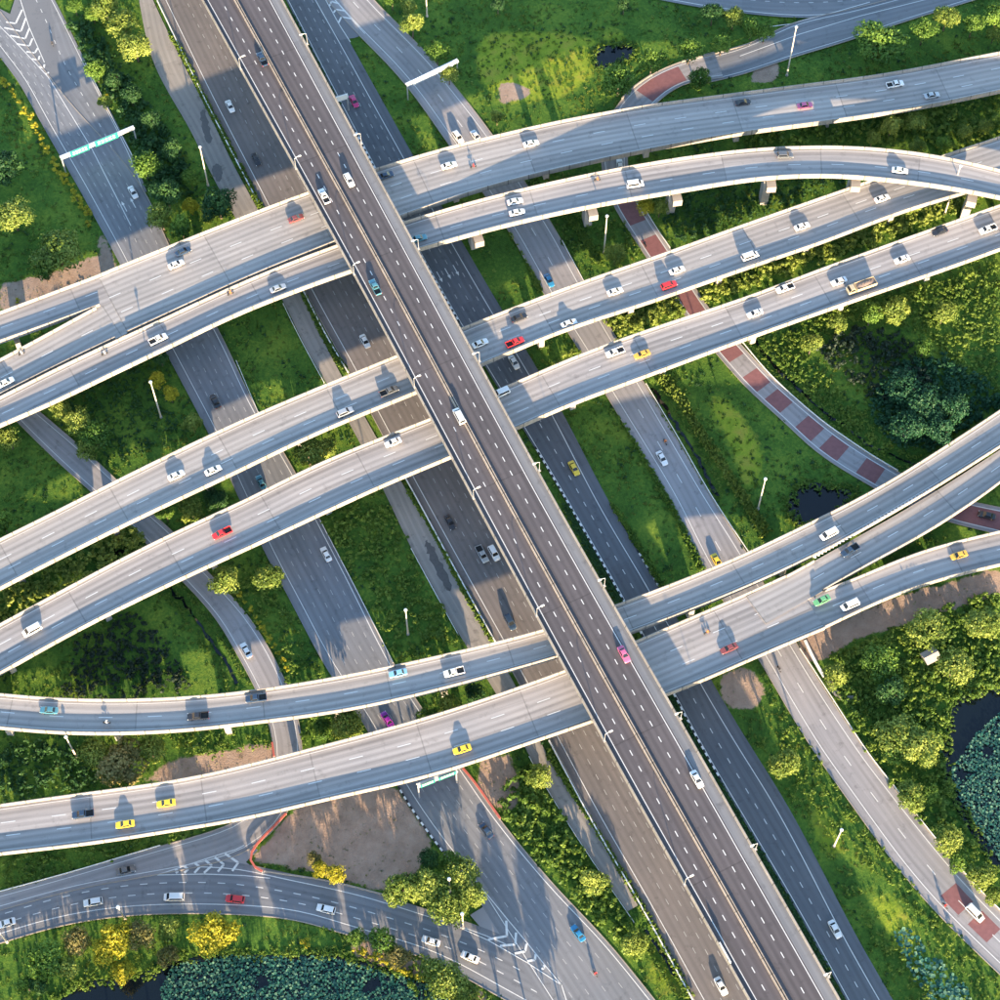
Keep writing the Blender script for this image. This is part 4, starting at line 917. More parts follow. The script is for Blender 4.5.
BRUSH = [
 ('weed', 3.2, 1.0, 2.2, [(742, 118), (1000, 98), (1005, 160), (940, 150), (850, 142), (745, 146)], 'tangled brush between the northern flyover and the curving ramp'),
 ('leaf_yellow', 1.6, .9, 2.0, [(600, 320), (740, 262), (860, 232), (960, 190), (1000, 190), (935, 222), (740, 292), (640, 330)], 'leafy brush in the strip between the twin flyovers at right'),
 ('leaf_yellow', 1.8, .9, 1.9, [(520, 385), (600, 330), (690, 290), (690, 312), (580, 356)], 'leafy brush between the twin flyovers near the frontage road'),
 ('leaf_yellow', 1.8, .9, 1.9, [(0, 590), (60, 562), (150, 514), (150, 545), (60, 590), (0, 625)], 'leafy brush between the twin flyovers at left'),
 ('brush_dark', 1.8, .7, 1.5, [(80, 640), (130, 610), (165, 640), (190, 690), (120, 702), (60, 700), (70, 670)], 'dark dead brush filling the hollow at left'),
 ('weed', 3.2, .8, 1.6, [(320, 520), (390, 490), (412, 555), (440, 605), (470, 650), (400, 668), (370, 610)], 'lush weeds between wide road and service road'),
 ('weed', 1.5, .9, 2.2, [(495, 805), (530, 755), (556, 810), (596, 868), (650, 955), (640, 960), (590, 912), (520, 840)], 'dense bushes along the strip below the lower flyover'),
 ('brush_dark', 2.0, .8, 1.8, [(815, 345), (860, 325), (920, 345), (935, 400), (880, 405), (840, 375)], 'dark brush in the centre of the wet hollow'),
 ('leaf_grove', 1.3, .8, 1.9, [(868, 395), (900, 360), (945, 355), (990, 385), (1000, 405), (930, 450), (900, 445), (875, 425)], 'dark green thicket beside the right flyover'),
 ('weed', 1.0, .4, 1.2, [(760, 345), (830, 310), (1000, 265), (1000, 400), (960, 370), (920, 330), (850, 320), (800, 350), (850, 400), (900, 440), (880, 455), (800, 390)], 'sunlit weeds around the wet hollow at right'),
 ('weed', 1.2, .7, 1.7, [(830, 655), (880, 640), (930, 612), (1000, 590), (1005, 690), (950, 705), (940, 745), (880, 745), (850, 715), (835, 690)], 'bright thicket around the grey shed'),
 ('weed', 2.2, .7, 1.6, [(845, 720), (900, 760), (945, 760), (960, 820), (1000, 870), (1000, 905), (960, 870), (900, 795)], 'weeds between frontage road and lily pond'),
 ('weed', 2.4, .5, 1.1, [(770, 690), (800, 720), (850, 810), (920, 890), (1000, 985), (1000, 1010), (980, 1005), (900, 900), (830, 820), (790, 780)], 'leafy verge along the left side of the frontage road'),
 ('weed', 2.8, .5, 1.1, [(748, 720), (765, 760), (800, 810), (850, 900), (905, 1000), (940, 1000), (880, 920), (850, 870), (800, 770)], 'weeds along the right side of the shaded carriageway'),
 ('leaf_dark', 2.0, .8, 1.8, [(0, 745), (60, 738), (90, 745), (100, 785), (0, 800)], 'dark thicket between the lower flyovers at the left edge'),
 ('weed', 2.2, .6, 1.3, [(0, 860), (140, 840), (200, 828), (230, 820), (190, 835), (70, 870), (0, 890)], 'weeds between the lower flyover and the guardrail'),
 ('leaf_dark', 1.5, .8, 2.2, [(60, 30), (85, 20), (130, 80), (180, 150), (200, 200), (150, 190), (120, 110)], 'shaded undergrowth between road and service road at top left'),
 ('weed', 2.6, .6, 1.3, [(600, 215), (640, 230), (640, 258), (560, 250), (550, 215)], 'weeds between the curving ramp and its neighbour'),
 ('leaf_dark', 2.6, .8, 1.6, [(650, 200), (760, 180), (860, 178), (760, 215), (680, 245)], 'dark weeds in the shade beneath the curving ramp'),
 ('weed', 2.4, .6, 1.4, [(380, 950), (420, 940), (480, 985), (500, 1010), (430, 1010)], 'weeds around the bottom edge trees'),
 ('weed', 2.0, .5, 1.0, [(150, 735), (250, 732), (300, 716), (360, 712), (330, 740), (200, 760)], 'weeds between the lower flyovers around the ramp'),
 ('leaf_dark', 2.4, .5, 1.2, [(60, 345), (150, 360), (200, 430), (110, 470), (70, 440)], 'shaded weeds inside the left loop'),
 ('weed', 2.4, .5, 1.2, [(215, 590), (250, 560), (290, 610), (325, 680), (290, 690), (270, 640)], 'shaded weeds between ramp and wide road'),
]
for mt, per, a, b, poly, lb in BRUSH: scatter('undergrowth', BL, fill(poly, per), a, b, mt, lb, 'undergrowth')
# clipped hedges
def hedge(line, w, h, label, mat='weed', hs=(1.2, 1.8)):
    pts = catmull([P(x, y, h * .5) for x, y in line], 8)[:, :2]; p = resample(np.c_[pts, pts * 0], step=.22)[:, :2]
    p = np.repeat(p, 3, 0) + rng.uniform(-w / 2, w / 2, (len(p) * 3, 2)); p = p[~in_roads(p)]
    o = scatter('hedge', BL, p, .45, .8, mat, label, 'hedge', hs, -.2); o.pop('kind', None) if o else None
hedge([(663, 376), (678, 395), (696, 424), (716, 455), (736, 485), (766, 532)], 2.4, 2.4, 'clipped bright hedge running through the grass right of the frontage road', 'leaf_yellow', (2.0, 2.8))
hedge([(566, 212), (580, 232), (592, 250), (600, 262)], 1.8, 1.2, 'short clipped hedge under the curving ramp')
hedge([(512, 232), (524, 252), (540, 290)], 1.2, .8, 'low hedge along the left kerb of the frontage road')
hedge([(620, 410), (648, 462), (680, 520), (702, 570)], 1.6, .9, 'low hedge between grass median and the frontage road', 'leaf_green')
hedge([(612, 505), (640, 548), (662, 586)], 1.2, .9, 'low hedge along the right kerb of the shaded road', 'leaf_green')
hedge([(240, 165), (262, 210)], 1.0, .8, 'thin hedge between service road and brown carriageway at top left')
hedge([(302, 292), (322, 332), (346, 372)], 1.0, .8, 'thin hedge between service road and carriageway above centre')
hedge([(408, 492), (440, 548), (470, 602), (490, 640)], 1.2, .9, 'thin hedge between service road and carriageway below centre')
hedge([(546, 752), (578, 805), (612, 858), (640, 900), (668, 950), (690, 995)], 1.6, .9, 'thin hedge between service road and carriageway at the bottom')
hedge([(155, 20), (180, 50), (208, 106), (236, 158)], .9, .6, 'thin hedge left of the carriageway guardrail at top')

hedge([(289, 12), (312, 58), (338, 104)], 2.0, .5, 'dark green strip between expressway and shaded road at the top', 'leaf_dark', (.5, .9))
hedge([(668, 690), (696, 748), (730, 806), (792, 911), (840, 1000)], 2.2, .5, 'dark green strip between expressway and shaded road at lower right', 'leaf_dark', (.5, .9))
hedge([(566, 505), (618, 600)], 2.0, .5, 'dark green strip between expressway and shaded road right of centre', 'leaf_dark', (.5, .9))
# grass everywhere else
n = 62000; gpnts = np.c_[rng.uniform(-165, 165, n), rng.uniform(-150, 195, n)]
gpnts = gpnts[~in_roads(gpnts)]
bad = np.zeros(len(gpnts), bool)
for q in list(PONDS.values()) + SOIL: bad |= inside(pxpoly(q), gpnts)
gpnts = gpnts[~bad]
scatter('grass', GR, gpnts, .45, 1.0, 'grass', 'grass growing over the ground between the roads', 'grass', (.35, .75), -.34)
sp = np.vstack([fill(q, 5.0) for q in SOIL]); scatter('grass', GR, sp, .25, .5, 'grass', 'sparse grass on the bare soil', 'grass', (.5, .9), -.33)
BS = [leaf_blob(26, 1.0, 1.2, .34, .4) for _ in range(5)]
def lumpy(p, sc, ph): return np.sin(p[:, 0] * sc + ph) * np.sin(p[:, 1] * sc * .9 + 2 * ph) + .6 * np.sin(p[:, 0] * sc * 2.3 - p[:, 1] * sc * 1.7 + ph)
pr = np.clip(.30 + .3 * lumpy(gpnts, .22, 1.1), .04, .8); cp = gpnts[rng.uniform(0, 1, len(gpnts)) < pr * .6]
scatter('weeds', BS, cp, .3, .8, 'grass', 'coarse tufts among the grass', 'weeds', (.4, .8), -.36)
pr = np.clip(.1 + .35 * lumpy(gpnts, .13, 2.7), .02, .6); cp = gpnts[rng.uniform(0, 1, len(gpnts)) < pr * .5]
scatter('weeds', BS, cp, .35, .95, 'weed', 'bright low weeds among the grass', 'weeds', (.5, .9), -.36)
pr = np.clip(.1 + .35 * lumpy(gpnts, .17, 4.4), .02, .6); cp = gpnts[rng.uniform(0, 1, len(gpnts)) < pr * .4]
scatter('weeds', BS, cp, .35, .95, 'leaf_dark', 'dark low weeds among the grass', 'weeds', (.5, .9), -.36)

rim = []
for q in PONDS.values():
    w = catmull([P(*p, -.3) for p in q + q[:1]], 6)[:, :2]; c = w.mean(0); w = resample(np.c_[w, w * 0], step=.5)[:, :2]; w = c + (w - c) * 1.02
    rim.append(np.repeat(w, 2, 0) + rng.normal(0, .8, (len(w) * 2, 2)))
rim = np.vstack(rim); rim = rim[~in_roads(rim)]
scatter('weeds', BL, rim, .4, 1.1, 'weed', 'reeds and weeds fringing the ponds', 'weeds', (.7, 1.2), -.6)
for dl, lb in zip(DITCH, ('ditch beside the red patched ramp', 'ditch beside the frontage road', 'ditch beside the left ramp', 'ditch at the bottom')):
    w = resample(np.c_[catmull([P(*p, -.3) for p in dl], 6)[:, :2], catmull([P(*p) for p in dl], 6)[:, :2]], step=.6)[:, :2]; w = np.repeat(w, 3, 0); w = w + rng.choice([-1, 1], len(w))[:, None] * rng.uniform(.9, 2.2, (len(w), 2)); w = w[~in_roads(w)]
    scatter('weeds', BL, w, .35, .8, 'weed', 'weeds hanging over the ' + lb, 'weeds', (.7, 1.2), -.45)
# lily pads and lotus leaves
LP = []
for _ in range(3):
    a = np.linspace(.25, 2 * math.pi - .05, 6); V = np.c_[np.cos(a), np.sin(a), rng.normal(0, .12, 6) + .15]; V = np.vstack([[0, 0, 0], V]); Fq = np.array([(0, i, i + 1) for i in range(1, 6)])
    LP.append((V, Fq, np.full(7, rng.uniform(.1, .9))))
def lotus(poly, per, label, s=(.12, .36)):
    w = pxpoly(poly); lo, hi = w.min(0), w.max(0); m = int((hi - lo).prod() / per); p = rng.uniform(lo, hi, (m, 2)); p = p[inside(w, p)]; g_ = np.sin(p[:, 0] * .5 + 1) * np.sin(p[:, 1] * .43) + .7 * np.sin(p[:, 0] * .21 - p[:, 1] * .33); p = p[g_ > -1.0 - .5 * rng.uniform(0, 1, len(p))]
    Vs, Fs, Ts = [], [], []; b = 0
    for q in p:
        V, Fq, T = LP[random.randrange(3)]; a = random.uniform(0, 6.28); sc = random.uniform(*s); tx, ty = random.gauss(0, .22), random.gauss(0, .22)
        X = (V[:, 0] * math.cos(a) - V[:, 1] * math.sin(a)) * sc; Y = (V[:, 0] * math.sin(a) + V[:, 1] * math.cos(a)) * sc
        Vs.append(np.c_[X + q[0], Y + q[1], V[:, 2] * sc + X * tx + Y * ty - .55 + random.uniform(0, .75)]); Fs.append(Fq + b); b += 7; Ts.append(np.full(7, random.random()))
    tag(link('lotus_leaves', mesh_np('lotus_leaves', np.vstack(Vs), np.vstack(Fs), attrs={'tint': np.concatenate(Ts)}), M['lotus']), label, 'lotus', None, 'stuff')
lotus([(172, 965), (230, 955), (330, 957), (380, 970), (440, 988), (470, 1010), (165, 1012), (160, 990)], .14, 'blue green lotus leaves covering the canal at the bottom')
lotus([(962, 755), (975, 735), (1000, 712), (1030, 700), (1050, 860), (1000, 862), (978, 828), (958, 795), (950, 770)], .14, 'blue green lotus leaves covering the pond at right')
lotus([(893, 930), (905, 925), (925, 945), (945, 965), (965, 985), (975, 1005), (930, 1005), (912, 975), (900, 950)], .35, 'pale lotus leaves in the wet strip at bottom right', (.25, .6))

# ------------------------------------------------------------------ vehicles
def loft(mb, secs):
    """secs: (x, halfwidth, zbottom, ztop, crown) cross-sections with rounded shoulders"""
    k = 8; V = []
    for x, w, zb, zt, sh in secs:
        V += [(x, -w * .94, zb), (x, -w, zb + (zt - zb) * .35), (x, -w * .985, zt - sh), (x, -w * .82, zt), (x, w * .82, zt), (x, w * .985, zt - sh), (x, w, zb + (zt - zb) * .35), (x, w * .94, zb)]
    Fc = []
    for i in range(len(secs) - 1):
        for j in range(k): a, b = i * k + j, i * k + (j + 1) % k; Fc.append((a, a + k, b + k, b))
    Fc += [tuple(range(k)), tuple((len(secs) - 1) * k + j for j in reversed(range(k)))]
    mb.add(V, Fc)
def cabin(mb, b0, b1, t0, t1, wb, wt, zb, zt):
    mb.add([(b0, -wb, zb), (b1, -wb, zb), (b1, wb, zb), (b0, wb, zb), (t0, -wt, zt), (t1, -wt, zt), (t1, wt, zt), (t0, wt, zt), ((t0 * .8 + t1 * .2), -wt * .8, zt + .05), ((t1 * .8 + t0 * .2), -wt * .8, zt + .05), ((t1 * .8 + t0 * .2), wt * .8, zt + .05), ((t0 * .8 + t1 * .2), wt * .8, zt + .05)],
           [(0, 1, 5, 4), (1, 2, 6, 5), (2, 3, 7, 6), (3, 0, 4, 7), (4, 5, 9, 8), (5, 6, 10, 9), (6, 7, 11, 10), (7, 4, 8, 11), (8, 9, 10, 11)])
def pane(corners, inset, off=.015):
    c = [Vector(p) for p in corners]; m = sum(c, Vector()) / 4; n = (c[1] - c[0]).cross(c[3] - c[0]).normalized()
    q = [m + (p - m) * inset for p in c]; mb = MB()
    mb.add([p - n * .01 for p in q] + [p + n * off for p in q], [(4, 5, 6, 7), (0, 1, 5, 4), (1, 2, 6, 5), (2, 3, 7, 6), (3, 0, 4, 7)]); return mb
def wheel_meshes(r):
    t = MB().tube([(0, -.11, 0), (0, .11, 0)], r, 14); h = MB().tube([(0, -.118, 0), (0, .118, 0)], r * .58, 10)
    return t.mesh('tyre'), h.mesh('rim')
WH = wheel_meshes(.31); WHB = wheel_meshes(.48)
SPEC = {}
def spec(kind):
    if kind in SPEC: return SPEC[kind]
    parts = []          # (name, mesh, 'paint' or material)
    if kind == 'sedan':
        L, w, c = 4.55, .88, dict(b0=-1.55, b1=1.05, t0=-.95, t1=.30, wb=.80, wt=.60, zb=.86, zt=1.40)
        secs = [(-2.27, .66, .42, .78, .06), (-2.15, .80, .28, .88, .08), (-1.5, .88, .22, .93, .08), (-.2, .88, .22, .90, .07), (1.0, .88, .22, .86, .07), (1.8, .84, .24, .76, .09), (2.15, .74, .3, .66, .08), (2.28, .58, .38, .56, .05)]
    elif kind == 'suv':
        L, w, c = 4.6, .92, dict(b0=-2.15, b1=1.1, t0=-1.85, t1=.42, wb=.84, wt=.68, zb=1.0, zt=1.68)
        secs = [(-2.30, .76, .45, .98, .06), (-2.2, .88, .3, 1.04, .08), (-1.4, .92, .26, 1.06, .08), (1.0, .92, .26, 1.04, .07), (1.85, .88, .28, .94, .1), (2.2, .76, .34, .8, .08), (2.3, .6, .42, .68, .05)]
    elif kind == 'van':
        L, w, c = 4.9, .94, dict(b0=-2.36, b1=1.75, t0=-2.2, t1=.95, wb=.88, wt=.76, zb=1.05, zt=1.92)
        secs = [(-2.45, .82, .45, 1.05, .06), (-2.38, .92, .3, 1.1, .06), (1.4, .94, .28, 1.1, .07), (2.1, .9, .3, .98, .1), (2.38, .78, .36, .82, .08), (2.45, .6, .42, .7, .05)]
    elif kind == 'pickup':
        L, w, c = 5.2, .92, dict(b0=-.55, b1=1.4, t0=-.35, t1=.72, wb=.84, wt=.66, zb=1.02, zt=1.66)
        secs = [(-.62, .92, .42, 1.04, .06), (1.3, .92, .36, 1.02, .07), (2.1, .9, .36, .95, .1), (2.5, .8, .4, .84, .08), (2.6, .64, .46, .72, .05)]
    else:   # truck cab
        L, w, c = 8.5, 1.15, dict(b0=2.2, b1=3.95, t0=2.3, t1=3.5, wb=1.08, wt=.98, zb=1.5, zt=2.4)
        secs = [(2.1, 1.1, .6, 1.55, .06), (3.6, 1.12, .55, 1.55, .06), (4.1, 1.05, .6, 1.35, .1), (4.2, .9, .65, 1.2, .05)]
    mb = MB(); loft(mb, secs); cabin(mb, **c); parts.append(('body', mb.mesh('body'), 'paint'))
    b0, b1, t0, t1, wb, wt, zb, zt = [c[k] for k in ('b0', 'b1', 't0', 't1', 'wb', 'wt', 'zb', 'zt')]
    parts.append(('windscreen', pane([(b1, -wb, zb), (b1, wb, zb), (t1, wt, zt), (t1, -wt, zt)], .9).mesh('windscreen'), M['glass']))
    parts.append(('rear_window', pane([(b0, wb, zb), (b0, -wb, zb), (t0, -wt, zt), (t0, wt, zt)], .86).mesh('rear_window'), M['glass']))
    for sg in (-1, 1):
        q = [(b0, sg * wb, zb), (b1, sg * wb, zb), (t1, sg * wt, zt), (t0, sg * wt, zt)]
        parts.append(('side_window', pane(q if sg < 0 else [q[1], q[0], q[3], q[2]], .86).mesh('side_window'), M['glass']))
    fx = secs[-2][0]; fw = secs[-2][1]; fz = secs[-2][3]
    for sg in (-1, 1):
        mb = MB(); mb.box(fx - .12, fx + .07, sg * fw - .13, sg * fw + .05 if sg < 0 else sg * fw + .02, fz - .16, fz - .04); parts.append(('headlight', mb.mesh('headlight'), M['lampglass']))
    if kind not in ('pickup', 'truck'):
        rx = secs[0][0]
        for sg in (-1, 1):
            mb = MB(); mb.box(rx - .02, rx + .14, sg * .62 - .14, sg * .62 + .14, secs[0][3] - .2, secs[0][3] - .06); parts.append(('tail_light', mb.mesh('tail_light'), M['tail']))
    if kind == 'pickup':
        mb = MB(); mb.box(-2.6, -.64, -.9, .9, .45, .62); mb.box(-2.6, -.64, -.92, -.82, .62, 1.05); mb.box(-2.6, -.64, .82, .92, .62, 1.05); mb.box(-2.6, -2.5, -.82, .82, .62, 1.05); mb.box(-.74, -.64, -.82, .82, .62, 1.05)
        parts.append(('cargo_bed', mb.mesh('cargo_bed'), 'paint'))
        mb = MB(); mb.box(-2.48, -.76, -.8, .8, .622, .66); parts.append(('bed_liner', mb.mesh('bed_liner'), M['tyre']))
        for sg in (-1, 1):
            mb = MB(); mb.box(-2.63, -2.55, sg * .85 - .07, sg * .85 + .07, .7, .98); parts.append(('tail_light', mb.mesh('tail_light'), M['tail']))
    if kind == 'truck':
        mb = MB(); mb.box(-4.2, 3.4, -.5, .5, .55, .8); parts.append(('chassis', mb.mesh('chassis'), M['tyre']))
        mb = MB(); mb.box(-4.2, 1.9, -1.18, 1.18, .82, 1.0); mb.box(-4.2, 1.9, -1.2, -1.1, 1.0, 2.0); mb.box(-4.2, 1.9, 1.1, 1.2, 1.0, 2.0); mb.box(-4.2, -4.1, -1.1, 1.1, 1.0, 2.0); mb.box(1.8, 1.9, -1.1, 1.1, 1.0, 2.3)
        parts.append(('cargo_box', mb.mesh('cargo_box'), 'paint'))
        V = []; nxn, nyn = 14, 6
        for a in range(nxn):
            for b in range(nyn): V.append((-4.05 + 5.8 * a / (nxn - 1), -1.08 + 2.16 * b / (nyn - 1), 1.75 + .45 * math.sin(math.pi * a / (nxn - 1)) * math.sin(math.pi * b / (nyn - 1)) + random.uniform(-.06, .06)))
        mb = MB(); mb.add(V, [(a * nyn + b, (a + 1) * nyn + b, (a + 1) * nyn + b + 1, a * nyn + b + 1) for a in range(nxn - 1) for b in range(nyn - 1)]); parts.append(('cargo_cover', mb.mesh('cargo_cover'), M['soil']))
    wx = {'sedan': (1.38, -1.35), 'suv': (1.4, -1.35), 'van': (1.55, -1.5), 'pickup': (1.6, -1.55), 'truck': (3.1, -2.0, -3.2)}[kind]
    SPEC[kind] = (parts, wx, w); return SPEC[kind]

PM = {}
def vehicle(px, py, road, kind, color, label, fwd=1, group=None, name=None):
    s = R[road]; zz = s.c[s.near(P(px, py, 0.0)[:2]), 2] if road not in FLY else ZD
    for _ in range(3):
        q = P(px, py, zz + .75); i = s.near(q[:2]); d = s.t[i]; zz = float(np.dot([1], [s.c[i, 2]]))
    t = s.t[i] * fwd; o = empty(name or {'sedan': 'car', 'suv': 'car', 'van': 'van', 'pickup': 'pickup_truck', 'truck': 'truck'}[kind], (q[0], q[1], zz + .016), math.atan2(t[1], t[0]))
    parts, wx, w = spec(kind)
    for pn, me, mt in parts:
        if mt == 'paint':
            if (kind, pn, color) not in PM:
                c = me.copy(); c.materials.clear(); c.materials.append(PAINT[color]); PM[(kind, pn, color)] = c
            link(pn, PM[(kind, pn, color)], None, o)
        else: link(pn, me, mt, o)
    r, mm = (.48, WHB) if kind == 'truck' else (.31, WH)
    for x in wx:
        for sg in (-1, 1):
            wo = link('wheel', mm[0], M['tyre'], o, (x, sg * (w - .1), r)); link('rim', mm[1], M['rim'], wo)
    tag(o, label, {'sedan': 'car', 'suv': 'car', 'van': 'van', 'pickup': 'pickup', 'truck': 'truck'}[kind], group or 'vehicles on the roads')
    return o
X = 'topmost expressway'
